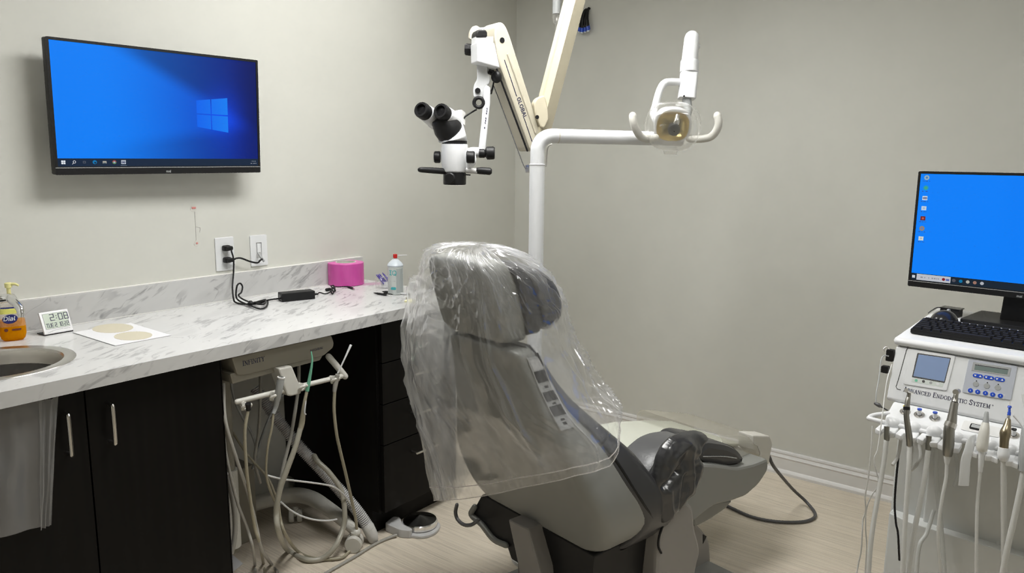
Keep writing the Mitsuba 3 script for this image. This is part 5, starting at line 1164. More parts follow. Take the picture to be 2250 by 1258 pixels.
V3 = ((0.9799, -1.3, 1.529), (0.5356, 0.8445, 0))
part(ms, 'joint_block', xf(prism(rpoly(blk, .004), .075, .004), vframe(V3, -.060)), 'mat_white', 40, label='white joint block')
part(ms, 'joint_cap', xf(prism(rpoly(np.array([(-0.1334, 0.3295), (-0.1334, 0.3444), (-0.127, 0.3552), (-0.101, 0.3568), (-0.0944, 0.3497), (-0.0943, 0.3333)]), .004), .060, .004), vframe(V3, -.055)), 'mat_black', 40, label='black cap on the joint')
part(ms, 'joint_spacer', xf(prism(np.array([(-0.1334, 0.3325), (-0.0714, 0.3361), (-0.0712, 0.3136), (-0.1334, 0.3101)]), .055, .002), vframe(V3, -.055)), 'mat_white', 40)
part(ms, 'clamp_knob', tube([(0.8457, -1.338, 1.828), (0.8391, -1.343, 1.83)], .008, 10, smooth=False), 'mat_white', 40)
part(ms, 'clamp_knob', tube([(0.8391, -1.343, 1.83), (0.8353, -1.346, 1.83), (0.8239, -1.367, 1.831), (0.8201, -1.37, 1.831)], [.014, .0205, .0205, .017], 8, smooth=False), 'mat_black', 30, label='black clamp knob')
part(ms, 'pulley', xf(ell(.020, .018, .021, 3), frame(np.array((0.9263, -1.322, 1.735)))), 'mat_black', True, label='black round cable guide')
part(ms, 'guide_arm', tube([(0.8733, -1.306, 1.763), (0.8832, -1.287, 1.754), (0.8856, -1.274, 1.746)], [.012, .012, .010], 10), 'mat_black', 50)
part(ms, 'guide_cord', tube([(0.8943, -1.298, 1.724), (0.9063, -1.32, 1.697), (0.9097, -1.334, 1.679)], [.003, .0035, .005], 8), 'mat_black', 60)
# spring arm with the printed name
V4 = ((0.955, -1.267, 1.53), (0.3483, 0.9374, 0))
armp = np.array([(-0.0761, 0.3419), (-0.0744, 0.3723), (-0.0617, 0.387), (-0.0451, 0.3916), (-0.0283, 0.378), (-0.0131, 0.3504), (0.1196, 0.0286), (0.1206, -0.0239), (0.089, -0.0538), (0.0768, -0.0409), (-0.0608, 0.2608)])
part(ms, 'spring_arm', xf(prism(rpoly(armp, [.012, .02, .01, .01, .01, .02, .02, .02, .01, .01, .02]), .090, .006), vframe(V4, -.090)), 'mat_cream_pale', 40, label='long cream spring arm')
M('mat_cream_pale', (0.45, 0.42, 0.335), 0.4)
gro = [np.array((-0.0219, 0.2851)), np.array((0.0998, 0.0151))]
part(ms, 'spring_arm__rib', xf(tube([(gro[0][0], gro[0][1], .001), (gro[1][0], gro[1][1], .001)], .0042, 8, smooth=False), vframe(V4, 0)), 'mat_cream_pale', 40, label='raised rib along the arm')
for a, b in (((-0.0348, 0.2642), (0.0176, 0.1423)), ((0.0516, 0.064), (0.0864, -0.0162))):
    part(ms, 'spring_arm__stripe', xf(tube([(a[0], a[1], .0002), (b[0], b[1], .0002)], .0016, 6, smooth=False), vframe(V4, 0)), 'mat_ink', False, label='thin dark printed line')
ta, tb_ = np.array((0.0216, 0.1362)), np.array((0.0536, 0.064)); td = nrm(tb_ - ta)
tmesh = meshkit.text_mesh('GLOBAL', .0150, .0005, True)
tmesh.apply_scale([np.linalg.norm(tb_ - ta) / (tmesh.bounds[1][0]), 1, 1])
part(ms, 'spring_arm__lettering', xf(tmesh, vframe(V4, .0004) @ frame((ta[0] - td[1] * .0 - .004, ta[1] + .0, 0), (td[0], td[1], 0), (-td[1], td[0], 0))), 'mat_ink', False, label='dark printed lettering')
und = [np.array((-0.0551, 0.2335)), np.array((0.0789, -0.0507))]
part(ms, 'spring_arm__under_strip', xf(tube([(und[0][0] - .004, und[0][1], -.012), (und[1][0] - .004, und[1][1], -.012)], .0034, 8, smooth=False), vframe(V4, 0)), 'mat_black', 40, label='black strip under the arm')
part(ms, 'spring_arm__bolt', xf(cyl(.0095, .003, .0005, 18), vframe(V4, -.001) @ frame(tuple((-0.0446, 0.3293)) + (0,))), 'mat_black', 40, label='dark bolt hole')
fplate = np.array([(-0.145, 0.335), (-0.1414, 0.3626), (-0.1287, 0.3819), (-0.1105, 0.3866), (-0.0921, 0.3701), (-0.0845, 0.3401)])
part(ms, 'end_plate', xf(prism(rpoly(fplate, .01), .012, .002), vframe(((0.9301, -1.235, 1.531), (0.3483, 0.9374, 0)), -.070)), 'mat_cream_pale', 40)
part(ms, 'end_drum', xf(cyl(.040, .075, .002, 28), axis_frame(np.array((0.8603, -1.239, 1.881)), nrm(-E_ * .8 + H_ * .3))), 'mat_white', 40)
part(ms, 'tension_wire', tube([(0.8814, -1.284, 1.713), (0.9148, -1.257, 1.604), (0.9682, -1.215, 1.43), (0.9762, -1.212, 1.417), (0.9851, -1.204, 1.421)], .0017, 6, smooth=False), 'mat_grey_dark', 60, label='thin tension wire')
part(ms, 'wire_anchor', xf(slab(-.008, .008, -.012, .012, 0, .030, .002), frame(np.array((0.9809, -1.196, 1.416)) - (0, 0, .015))), 'mat_nickel', 30)
# second arm rising to the ceiling mount
pA, pB = np.array((0.9868, -1.133, 1.565)), np.array((1.079, -1.066, 2.019))
pC = pA + (pB - pA) * 1.55
bz = nrm(pB - pA); ux = E_ * .76 - H_ * .65; ux = nrm(ux - bz * (ux @ bz)); uy = np.cross(bz, ux)
sec = np.array([(-.027, -.027), (-.011, -.027), (-.007, -.022), (.007, -.022), (.011, -.027), (.027, -.027), (.027, .027), (-.027, .027)])
BM = np.eye(4); BM[:3, 0] = ux; BM[:3, 1] = uy; BM[:3, 2] = bz; BM[:3, 3] = pA
part(ms, 'upper_arm', xf(prism(sec, np.linalg.norm(pC - pA), .0), BM), 'mat_cream', False, label='grooved cream upper arm')
part(ms, 'upper_arm_end', xf(loft([np.hstack([rrect(.054, .054, .01) * s, np.full((20, 1), z)]) for s, z in ((.25, -.055), (.6, -.045), (.9, -.02), (1.0, 0.0))]), BM), 'mat_cream', 40)
tab = np.array([(0.0772, 0.1203), (0.0904, 0.1397), (0.1187, 0.1499), (0.1314, 0.0989), (0.1354, 0.0634), (0.119, 0.0308), (0.1054, 0.0338), (0.0845, 0.0787)])
part(ms, 'arm_bracket', xf(prism(rpoly(tab, .010), .05, .005), vframe(((0.9426, -1.251, 1.531), (0.6741, 0.7386, 0)), -.05)), 'mat_cream', 40, label='cream knuckle between the arms')
part(ms, 'arm_bracket__bolt', xf(cyl(.007, .003, .0005, 16), vframe(((0.9426, -1.251, 1.531), (0.6741, 0.7386, 0)), -.001) @ frame(tuple((0.0914, 0.0708)) + (0,))), 'mat_black', 40, label='dark bolt hole')
part(ms, 'ceiling_post', xf(cyl(.045, CEIL - .002 - (pC[2] - .06), .003, 28), frame((pC[0], pC[1], pC[2] - .06))), 'mat_cream', 40)

# small fitting and cables at the back wall
cf = thing('ceiling_fitting', 'grey tubular fitting hanging behind the upper microscope arm', 'fitting')
q = np.array((0.8488, -0.8457, 2.022))
part(cf, 'tube', xf(cyl(.0165, CEIL - .002 - q[2], .001, 20), frame(q)), 'mat_grey_plastic', 40)
part(cf, 'bulb', xf(lathe([(.004, -.038), (.012, -.034), (.0165, -.018), (.0165, -.002), (.014, 0)], 20), frame(q)), 'mat_clear', 50, label='clear bulb end')
part(cf, 'thin_tube', tube([q + (0, 0, -.036), q + (-.003, 0, -.075), q + (-.006, 0, -.10)], .0035, 8), 'mat_clear', 50)
cbn = thing('cable_bundle', 'bundle of black cables with blue connectors hanging at the back wall', 'cables')
for k, (a, b) in enumerate((((0.4503, -0.01, 2.197), (0.4324, -0.03, 2.111)), ((0.4608, -0.018, 2.197), (0.4528, -0.04, 2.105)), ((0.4626, -0.012, 2.195), (0.4628, -0.03, 2.108)), ((0.4705, -0.02, 2.189), (0.4868, -0.042, 2.109)), ((0.4695, -0.006, 2.204), (0.4782, -0.02, 2.117)))):
    a, b = np.array(a), np.array(b); mid = (a + b) / 2 + (0, -.012, 0)
    part(cbn, 'cable', tube([a + (0, .006, .004), a + (0, -.006, 0), mid, b], .0060, 8), 'mat_black', 60)
    d = nrm(b - mid)
    part(cbn, 'connector', tube([b - d * .004, b + d * .016], .0078, 8, smooth=False), 'mat_blue', 40, label='blue connector')
    part(cbn, 'connector_tip', tube([b + d * .016, b + d * .022], .0058, 8, smooth=False), 'mat_can_cap', 40)
part(cbn, 'wall_hook', tube([np.array((0.4409, -0.004, 2.199)), np.array((0.462, -0.02, 2.201)), np.array((0.4602, -0.004, 2.197))], .0022, 6), 'mat_nickel', 50)
# ---------------------------------------------------------------- endodontic cart (own axes: u right, v back, z up)
KO = np.array([2.2541, -1.2668, 0.0]); ka = math.radians(5.6)
KR = np.array([math.cos(ka), -math.sin(ka), 0]); KB = np.array([math.sin(ka), math.cos(ka), 0])
KM = np.eye(4); KM[:3, 0] = KR; KM[:3, 1] = KB; KM[:3, 3] = KO
KW = lambda p: (np.atleast_2d(np.asarray(p, float)) @ KM[:3, :3].T + KO)
def kx(m): return xf(m, KM)
KTOP = 0.993
ec = thing('endodontic_cart', 'white endodontic treatment cart with an angled control panel at the right', 'dental cart')
tp = rpoly(np.array([(0, 0), (.62, 0), (.655, .56), (-.035, .56)]), .018, 6)
part(ec, 'top', kx(prism(tp, .022, .009, KTOP - .022)), 'mat_white', 45, label='white rounded top')
part(ec, 'neck', kx(slab(.016, .60, .012, .54, KTOP - .034, KTOP - .022, .001)), 'mat_grey_plastic', False)
# angled panel: face from (v .006, z .972) down to (v -.034, z .832)
PZ0, PZ1, PV0, PV1 = .968, .832, .006, -.034
def pv(z): return PV0 + (PV1 - PV0) * (PZ0 - z) / (PZ0 - PZ1)
prof = np.array([(PV0, PZ0), (PV1, PZ1), (-.026, .824), (.30, .824), (.30, PZ0)])
m = prism(rpoly(prof, [.006, .006, .004, .01, .01]), .60, .004)
YZ = np.array([[0, 0, 1.0, 0], [1, 0, 0, 0], [0, 1, 0, 0], [0, 0, 0, 1]])     # (v, z) outline extruded along u
part(ec, 'control_panel', kx(xf(m, np.array([[0, 0, 1.0, .008], [1, 0, 0, 0], [0, 1, 0, 0], [0, 0, 0, 1]]))), 'mat_white', 40, label='white angled control panel')
PX, PY = np.array([1.0, 0, 0]), nrm(np.array([0, PV0 - PV1, PZ0 - PZ1]))
def on_panel(u, z, off=.0003):
    n = np.cross(PX, PY)
    return KM @ frame(np.array([u, pv(z), z]) + n * off, PX, PY)
def panel_quad(pts, r, th, mat, name, label=None, off=.0003, b=.0004):
    p = np.array([(u, (z - .9) / PY[2]) for u, z in pts])
    return part(ec, name, xf(prism(rpoly(p, r, 4), th, b), on_panel(0, .9, off)), mat, 30, label=label)
panel_quad([(0.0461, 0.9666), (0.1513, 0.9681), (0.1455, 0.8799), (0.0437, 0.876)], .004, .0022, 'mat_white', 'control_panel__frame', 'raised white display frame')
panel_quad([(0.0633, 0.96), (0.1425, 0.9616), (0.1385, 0.8977), (0.0608, 0.8971)], .002, .0030, 'mat_grey_dark', 'control_panel__display_bezel', 'dark display edge')
panel_quad([(0.0669, 0.9569), (0.1407, 0.9589), (0.1371, 0.9011), (0.0638, 0.9002)], .001, .0035, 'mat_display_blue', 'control_panel__display', 'dim blue grey display')
M('mat_display_blue', (0.20, 0.27, 0.43), 0.25)
M('mat_icon_strip', (0.52, 0.56, 0.53), 0.4)
panel_quad([(0.062, 0.8961), (0.1375, 0.8975), (0.1354, 0.8861), (0.0608, 0.8847)], .001, .0026, 'mat_icon_strip', 'control_panel__key_strip', 'pale strip with four symbols')
for k, (pxy, mt) in enumerate((((0.0724, 0.8909), 'mat_green'), ((0.0898, 0.8921), 'mat_grey_dark'), ((0.1071, 0.8922), 'mat_grey_plastic'), ((0.1232, 0.892), 'mat_white'))):
    part(ec, 'control_panel__symbol', xf(cyl(.0035, .0006, 0, 12), on_panel(pxy[0], pxy[1], .0030)), mt, False, label='small key symbol')
ol = [(0.0395, 0.86), (0.0304, 0.8605), (0.0265, 0.8659), (0.0292, 0.8867), (0.0353, 0.9622), (0.0378, 0.9713), (0.0454, 0.9739), (0.1548, 0.9747), (0.3017, 0.9764), (0.3741, 0.9775)]
olp = [tuple((on_panel(u, z, .0002) @ np.array([0, 0, 0, 1]))[:3]) for u, z in ol]
part(ec, 'control_panel__outline', tube(olp, .0010, 6, smooth=False), 'mat_grey_dark', False, label='thin dark printed outline')
panel_quad([(0.1823, 0.9657), (0.2867, 0.9677), (0.2855, 0.8869), (0.1806, 0.884)], .003, .0022, 'mat_panel_grey', 'control_panel__keypad', 'grey keypad panel')
panel_quad([(0.1929, 0.9607), (0.275, 0.9619), (0.2743, 0.9409), (0.1922, 0.939)], .001, .0030, 'mat_grey_plastic', 'control_panel__lcd_frame', 'grey lcd frame')
panel_quad([(0.1984, 0.9559), (0.2698, 0.9574), (0.2692, 0.9444), (0.1979, 0.9425)], .001, .0035, 'mat_lcd_dark', 'control_panel__lcd', 'dark green lcd')
panel_quad([(0.1984, 0.9559), (0.2698, 0.9574), (0.2695, 0.9551), (0.1981, 0.9535)], .0002, .0039, 'mat_grey_dark', 'control_panel__lcd_line', None)
sl = ((0.2855, 0.8869)[1] - (0.1806, 0.884)[1]) * 0
for c_ in ((0.2082, 0.9293), (0.232, 0.9296), (0.2553, 0.9299)):
    oM = on_panel(c_[0], c_[1], .002)
    part(ec, 'control_panel__key', xf(prism(rrect(.0225, .0095, .0047), .0018, .0005), oM), 'mat_blue', 30, label='blue double arrow key')
    for s_, f_ in ((-1, -1), (1, 1)):
        part(ec, 'control_panel__arrow', xf(prism(np.array([(s_ * .0055 - .003, -.0020 * f_), (s_ * .0055 + .003, -.0020 * f_), (s_ * .0055, .0028 * f_)]), .0004), oM @ frame((0, 0, .0018))), 'mat_white', False)
for c_ in ((0.2072, 0.909), (0.231, 0.9095), (0.2544, 0.91)):
    part(ec, 'control_panel__key', xf(cyl(.0068, .0016, .0005, 18), on_panel(c_[0], c_[1], .002)), 'mat_grey_plastic', 30, label='round grey key')
    part(ec, 'control_panel__key_light', xf(cyl(.0013, .001, 0, 8), on_panel(c_[0], c_[1] + .0078, .0024)), 'mat_black', False)
panel_quad([(0.1916, 0.896), (0.2729, 0.8979), (0.2722, 0.8861), (0.1908, 0.8839)], .002, .0026, 'mat_panel_pale', 'control_panel__key_frame', None)
M('mat_panel_pale', (0.47, 0.49, 0.53), 0.4)
for c_ in ((0.1981, 0.8915), (0.2141, 0.8915), (0.2309, 0.8918), (0.2466, 0.8918), (0.263, 0.8921)):
    part(ec, 'control_panel__key', xf(cyl(.0056, .0018, .0005, 16), on_panel(c_[0], c_[1], .0026)), 'mat_blue', 30, label='round blue key')
    part(ec, 'control_panel__key_mark', xf(slab(-.0006, .0006, -.002, .002, 0, .0004, 0), on_panel(c_[0], c_[1], .0045)), 'mat_white', False)
ga = serif('ADVANCED ENDODONTIC SYSTEM', .0128, .80)
ua, ub_ = (0.0463, 0.855), (0.2466, 0.8626)
gb = ga.bounds; ga = affinity.scale(ga, (ub_[0] - ua[0]) / (gb[2] - gb[0]), 1, origin=(0, 0))
part(ec, 'control_panel__lettering', xf(shp(ga, .0005), on_panel(ua[0] - .001, (ua[1] + ub_[1]) / 2 - .001, .0003)), 'mat_ink', False, label='dark serif lettering across the panel')
part(ec, 'control_panel__lettering', xf(shp(Point(0, 0).buffer(.0016).difference(Point(0, 0).buffer(.0010)), .0005), on_panel(ub_[0] + .0035, (ua[1] + ub_[1]) / 2 + .008, .0003)), 'mat_ink', False)
panel_quad([(0.3032, 0.9059), (0.3488, 0.9084), (0.3482, 0.8801), (0.3135, 0.8786)], .001, .0006, 'mat_light_grey', 'control_panel__sticker', None)
# lower tray with jacks
tprof = np.array([(-.006, .826), (-.036, .826), (-.092, .800), (-.096, .782), (-.085, .774), (.05, .770), (.05, .826)])
part(ec, 'tray', kx(xf(prism(rpoly(tprof, [.002, .006, .010, .010, .008, .01, .01]), .575, .005), np.array([[0, 0, 1.0, .026], [1, 0, 0, 0], [0, 1, 0, 0], [0, 0, 0, 1]]))), 'mat_white', 40, label='white jack tray')
TP = nrm(np.array([0, .056, .026]))
def on_tray(u, v, off=.0003):
    z = .826 + (v + .036) / .056 * .026
    return KM @ frame(np.array([u, v, z]) + np.cross(PX, TP) * off, PX, TP)
for k, (c_, mt) in enumerate((((0.0646, -0.062, 0.8305), 'mat_yellow'), ((0.0986, -0.062, 0.8276), 'mat_blue'), ((0.1349, -0.062, 0.8267), 'mat_blue'), ((0.3062, -0.062, 0.8243), 'mat_black'))):
    tM = on_tray(c_[0], -.062)
    part(ec, 'jack', xf(lathe([(.0062, .0), (.0062, .002), (.0078, .0022), (.0082, .0008), (.0108, .0008), (.0112, .002), (.0124, .002), (.0126, 0)], 26, False), tM), 'mat_nickel', 30, label='chrome ringed jack')
    part(ec, 'jack__socket', xf(cyl(.0060, .001, 0, 18), tM), 'mat_black', False)
    up = (0, .25, 1.0)
    tip = frame((0, 0, 0), (1, 0, 0), (0, .9, -.4))
    part(ec, 'jack__connector', xf(cyl(.0048, .016, .0006, 16), tM @ axis_frame((0, 0, 0), (0, .35, 1))), 'mat_white', 30)
    part(ec, 'jack__connector_ring', xf(lathe([(.0022, .016), (.0022, .0175), (.0054, .0175), (.0056, .0145), (.0050, .0140)], 18, False), tM @ axis_frame((0, 0, 0), (0, .35, 1))), mt, 30, label='coloured connector ring')
ru = (0.2349, -0.066, 0.8301)
part(ec, 'gauge_recess', kx(slab(ru[0] - .045, ru[0] + .045, -.085, -.040, .8265, .8275, .0003)) if False else xf(prism(rrect(.082, .036, .004), .0012, .0004), on_tray(ru[0] + .004, -.064)), 'mat_light_grey', 30)
part(ec, 'gauge', xf(prism(rrect(.040, .018, .003), .004, .001), on_tray(ru[0], -.064, .0012)), 'mat_black', 30, label='dark framed gauge plate')
part(ec, 'gauge__face', xf(prism(rrect(.034, .012, .002), .0006), on_tray(ru[0], -.064, .0052)), 'mat_grey_plastic', False)
# hanger bar and holders
HV = -.125
hb = [KW((.030, -.075, .805))[0], KW((.004, -.10, .800))[0], KW((-.004, -.118, .7955))[0], KW((.008, HV, .7945))[0], KW((.10, HV, .794))[0], KW((.58, HV, .794))[0], KW((.60, -.08, .79))[0]]
part(ec, 'hanger_bar', tube(hb, .0062, 12, 5), 'mat_white', 60, label='white tube hanger bar')
def holder(u, z):
    o = np.array([u, HV, z])
    k = part(ec, 'holder', kx(xf(ell(.0195, .018, .019, 3), frame(o + (0, .004, .003)))), 'mat_white', True, label='white domed handpiece holder')
    kk = k.split('__')[1]
    fk = Polygon([(-.022, -.002), (.022, -.002), (.024, -.040), (.010, -.046), (.0072, -.046), (.0072, -.026), (-.0072, -.026), (-.0072, -.046), (-.010, -.046), (-.024, -.040)])
    fp_ = rpoly(np.array(fk.exterior.coords)[:-1], .004, 4)
    part(ec, kk + '__fork', kx(xf(prism(fp_, .014, .003), frame(o + (-.004, 0, -.014), (1, 0, 0), nrm((0, 1, .12))))), 'mat_white', 40, label='slotted white fork')
    return KW(o + (-.004, -.033, -.007))[0]
HU = [(0.054, 0.7907), (0.1026, 0.7912), (0.1515, 0.7921), (0.198, 0.7905), (0.2685, 0.7914), (0.3102, 0.7908), (0.3499, 0.7898)]
slots = [holder(u, z) for u, z in HU]
# body
part(ec, 'body', kx(slab(.026, .585, .03, .50, .12, .80, .004, .012)), 'mat_cart_grey', 40, label='pale grey cart body')
M('mat_cart_grey', (0.47, 0.48, 0.47), 0.45)
part(ec, 'front_plate', kx(slab(.115, .575, .010, .034, .20, .80, .003, .006)), 'mat_cart_grey', 40)
part(ec, 'body_slot', kx(slab(.060, .066, .026, .031, .56, .70, .001)), 'mat_grey_plastic', False)
part(ec, 'side_skirt', kx(prism(rpoly(np.array([(.032, .0), (.09, -.02), (.585, -.02), (.585, .50), (.032, .50)]), .01), .36, .004, .14)), 'mat_cart_grey', 40)
part(ec, 'base', kx(prism(rpoly(np.array([(.0, -.06), (.60, -.06), (.60, .52), (.0, .52)]), .04), .06, .01, .07)), 'mat_white_warm', 40)
for cu, cv in ((.06, -.02), (.54, -.02), (.06, .47), (.54, .47)):
    part(ec, 'caster', kx(xf(cyl(.034, .028, .004, 22), axis_frame((cu - .014, cv, .0345), (1, 0, 0)))), 'mat_black', 40, label='black caster wheel')
# clip and leads at the left side
part(ec, 'side_clip', kx(slab(-.012, .006, -.004, .012, .925, .958, .003)), 'mat_black', 30, label='black clip at the panel side')
part(ec, 'side_clip', kx(slab(-.016, .002, -.022, -.006, .895, .915, .003)), 'mat_black', 30, label='black clip at the panel side')
part(ec, 'side_hook', tube([KW((-.004, 0, .955))[0], KW((-.014, .004, .962))[0], KW((-.020, .0, .957))[0], KW((-.019, -.004, .950))[0]], .0018, 6), 'mat_nickel', 60)
part(ec, 'side_cord', tube([(2.255, -1.302, 0.9472), (2.245, -1.309, 0.9483), (2.242, -1.326, 0.9377), (2.247, -1.357, 0.8982), (2.25, -1.387, 0.8666), (2.254, -1.402, 0.8418)], .0016, 8), 'mat_grey_plastic', 60, label='thin grey cord')
part(ec, 'cord_plug', tube([(2.252, -1.404, 0.8429), (2.262, -1.409, 0.8415), (2.267, -1.406, 0.837)], [.0035, .0052, .0035], 10), 'mat_grey_dark', 50, label='dark cord plug')
part(ec, 'plug_lead', tube([(2.266, -1.407, 0.8381), (2.273, -1.402, 0.8336), (2.284, -1.407, 0.8312)], .0016, 6), 'mat_black', 60)

# handpieces: metal tool and its hose; each hangs in its own holder
HG = None
def hp(name, label, cat_): return thing(name, label, cat_)
A1 = hp('handpiece', 'slim dark contra angle handpiece standing in the second holder from the left', 'handpiece')
s1 = slots[1]
def dpt(px, py, d): pass
part(A1, 'body', tube([(2.352, -1.472, 0.7738), (2.349, -1.473, 0.7979), (2.339, -1.468, 0.8396), (2.336, -1.461, 0.8602), (2.335, -1.452, 0.8788), (2.335, -1.444, 0.8908)], [.0072, .0076, .0066, .0064, .0058, .0042], 16), 'mat_gun', 50, label='dark metal body')
part(A1, 'collar', tube([(2.336, -1.461, 0.858), (2.335, -1.459, 0.8654)], .0078, 16, smooth=False), 'mat_black', 40)
part(A1, 'head', tube([(2.33, -1.456, 0.9053), (2.339, -1.43, 0.8951)], .0052, 14, smooth=False), 'mat_nickel', 40, label='bright angled head')
part(A1, 'neck', tube([(2.335, -1.448, 0.887), (2.335, -1.443, 0.8986)], [.0048, .0040], 12, smooth=False), 'mat_gun', 40)
part(A1, 'hose', tube([(2.352, -1.472, 0.7738), (2.357, -1.484, 0.7178), (2.362, -1.495, 0.6169), (2.367, -1.505, 0.5264), (2.373, -1.513, 0.441)], .0057, 12), 'mat_hose_white', 60, label='white hose')
A2 = hp('handpiece', 'thick motor handpiece with a small round head, fourth holder from the left', 'handpiece')
part(A2, 'motor', tube([(2.432, -1.455, 0.763), (2.432, -1.454, 0.7857), (2.429, -1.448, 0.8235), (2.431, -1.441, 0.839), (2.431, -1.43, 0.8646), (2.431, -1.42, 0.8861)], [.0100, .0124, .0124, .0118, .0094, .0084], 18), 'mat_gun', 50, label='brushed metal motor body')
part(A2, 'sleeve', tube([(2.429, -1.445, 0.8307), (2.431, -1.44, 0.8411)], [.0134, .0131], 18, smooth=False), 'mat_steel', 40)
part(A2, 'contra_angle', tube([(2.431, -1.42, 0.8872), (2.431, -1.416, 0.8942), (2.431, -1.411, 0.9044), (2.432, -1.406, 0.9104)], [.0072, .0058, .0052, .0042], 14), 'mat_gun', 50)
part(A2, 'head', tube([(2.43, -1.415, 0.911), (2.432, -1.394, 0.9085)], .0068, 16, smooth=False), 'mat_nickel', 40, label='round bright head')
part(A2, 'strain_relief', tube([(2.432, -1.455, 0.763), (2.433, -1.457, 0.7432)], [.0085, .0050], 14, smooth=False), 'mat_light_grey', 50)
part(A2, 'hose', tube([(2.433, -1.457, 0.7432), (2.435, -1.461, 0.7078), (2.433, -1.469, 0.6637), (2.432, -1.476, 0.6072), (2.436, -1.479, 0.5505), (2.451, -1.475, 0.4527)], .0040, 12), 'mat_hose_white', 60, label='thin white hose')
A3 = hp('ultrasonic_scaler', 'white pen shaped scaler with a grey tip, fifth holder from the left', 'scaler')
part(A3, 'body', tube([(2.501, -1.458, 0.793), (2.5, -1.456, 0.8056), (2.5, -1.447, 0.8343), (2.5, -1.437, 0.8551)], [.0105, .0124, .0112, .0078], 18), 'mat_white_warm', 50)
part(A3, 'tip', tube([(2.5, -1.437, 0.8551), (2.499, -1.429, 0.8759), (2.499, -1.427, 0.8798)], [.0070, .0046, .0036], 14, smooth=False), 'mat_grey_plastic', 50, label='grey rubber tip')
part(A3, 'strain_relief', tube([(2.501, -1.458, 0.793), (2.502, -1.46, 0.7712), (2.503, -1.46, 0.7433)], [.0080, .0062, .0048], 14), 'mat_white', 50)
part(A3, 'hose', tube([(2.503, -1.46, 0.7433), (2.504, -1.465, 0.6827), (2.509, -1.472, 0.6183), (2.522, -1.479, 0.4807)], .0037, 12), 'mat_hose_white', 60, label='thin white hose')
A4 = hp('irrigation_syringe', 'bronze syringe with a blue needle hub, sixth holder from the left', 'syringe')
part(A4, 'barrel', tube([(2.543, -1.46, 0.8109), (2.542, -1.457, 0.8305), (2.542, -1.451, 0.8453), (2.543, -1.443, 0.8598), (2.543, -1.435, 0.8741)], [.0090, .0096, .0116, .0080, .0052], 18), 'mat_bronze', 50, label='bronze metal barrel')
M('mat_bronze', (0.30, 0.25, 0.17), 0.28, metallic=1.0)
part(A4, 'base', tube([(2.543, -1.46, 0.812), (2.544, -1.463, 0.7944), (2.545, -1.462, 0.7833)], [.0110, .0125, .0085], 18), 'mat_white', 50, label='white base')
part(A4, 'nozzle', tube([(2.543, -1.435, 0.873), (2.543, -1.431, 0.8828)], [.0036, .0030], 12, smooth=False), 'mat_nickel', 50)
part(A4, 'needle_hub', tube([(2.543, -1.431, 0.8817), (2.543, -1.428, 0.8887), (2.543, -1.428, 0.8897), (2.542, -1.424, 0.8974), (2.542, -1.424, 0.8984), (2.542, -1.422, 0.9023)], [.0036, .0036, .0026, .0026, .0044, .0036], 10, smooth=False), 'mat_blue', 40, label='blue needle hub')
part(A4, 'needle', tube([(2.542, -1.422, 0.9012), (2.541, -1.414, 0.9143)], .0007, 6, smooth=False), 'mat_nickel')
part(A4, 'hose', tube([(2.545, -1.462, 0.7833), (2.553, -1.46, 0.7067), (2.562, -1.459, 0.6188), (2.576, -1.463, 0.4932)], .0062, 12), 'mat_hose_white', 60, label='white hose')
A5 = hp('handpiece', 'grey instrument cut by the right edge of the picture, last holder', 'handpiece')
part(A5, 'body', tube([(2.587, -1.466, 0.7694), (2.584, -1.461, 0.804), (2.581, -1.448, 0.8429), (2.577, -1.441, 0.8616)], [.0115, .0120, .0105, .0070], 16), 'mat_grey_plastic', 50)
part(A5, 'straw', tube([(2.576, -1.442, 0.8606), (2.563, -1.439, 0.8752), (2.552, -1.439, 0.8861)], .0022, 8, smooth=False), 'mat_white', 50, label='thin white straw')
part(A5, 'hose', tube([(2.586, -1.467, 0.7694), (2.584, -1.472, 0.7203), (2.58, -1.477, 0.6543), (2.575, -1.483, 0.5876), (2.571, -1.485, 0.5018)], .0064, 12), 'mat_hose_white', 60, label='white hose')
def empty_coupler(label, d0, pts, hpts):
    t = thing('hose_coupler', label, 'hose coupler')
    part(t, 'coupler', tube(pts, [.0066, .0066, .0060], 14, smooth=False), 'mat_gun', 50, label='dark metal coupler')
    part(t, 'hose', tube(hpts, .0060, 12), 'mat_hose_white', 60, label='white hose')
empty_coupler('dark metal coupler with a white hose in the leftmost holder of the cart', 0, [(2.292, -1.44, 0.7997), (2.295, -1.446, 0.7732), (2.296, -1.447, 0.7653)], [(2.295, -1.447, 0.7665), (2.296, -1.457, 0.7167), (2.294, -1.473, 0.6366), (2.291, -1.487, 0.5549), (2.291, -1.496, 0.4842), (2.295, -1.503, 0.4075)])
empty_coupler('dark metal coupler with a white hose in the third holder of the cart', 0, [(2.387, -1.442, 0.7979), (2.389, -1.448, 0.7735), (2.39, -1.45, 0.7647)], [(2.39, -1.45, 0.7647), (2.39, -1.46, 0.7068), (2.387, -1.473, 0.6277), (2.382, -1.484, 0.5467), (2.381, -1.496, 0.4362)])
strap = [(2.482, -1.425, 0.81), (2.477, -1.449, 0.809), (2.475, -1.461, 0.7875), (2.472, -1.468, 0.7662), (2.473, -1.472, 0.7336), (2.474, -1.474, 0.7048)]
stp = thing('hook_strap', 'white flat hook hanging on the bar between the motor handpiece and the scaler', 'hook')
part(stp, 'strap', tube(strap, [.0100, .0110, .0120, .0120, .0125, .0125], 12, flat=(.22, (-H_ + .0 * E_).tolist())), 'mat_white', 50)
def cart_hose(label, pts, r, mat='mat_hose_white'):
    return thing('cart_hose', label, 'hose', None, tube(pts, r, 10, 8), mat, 60)
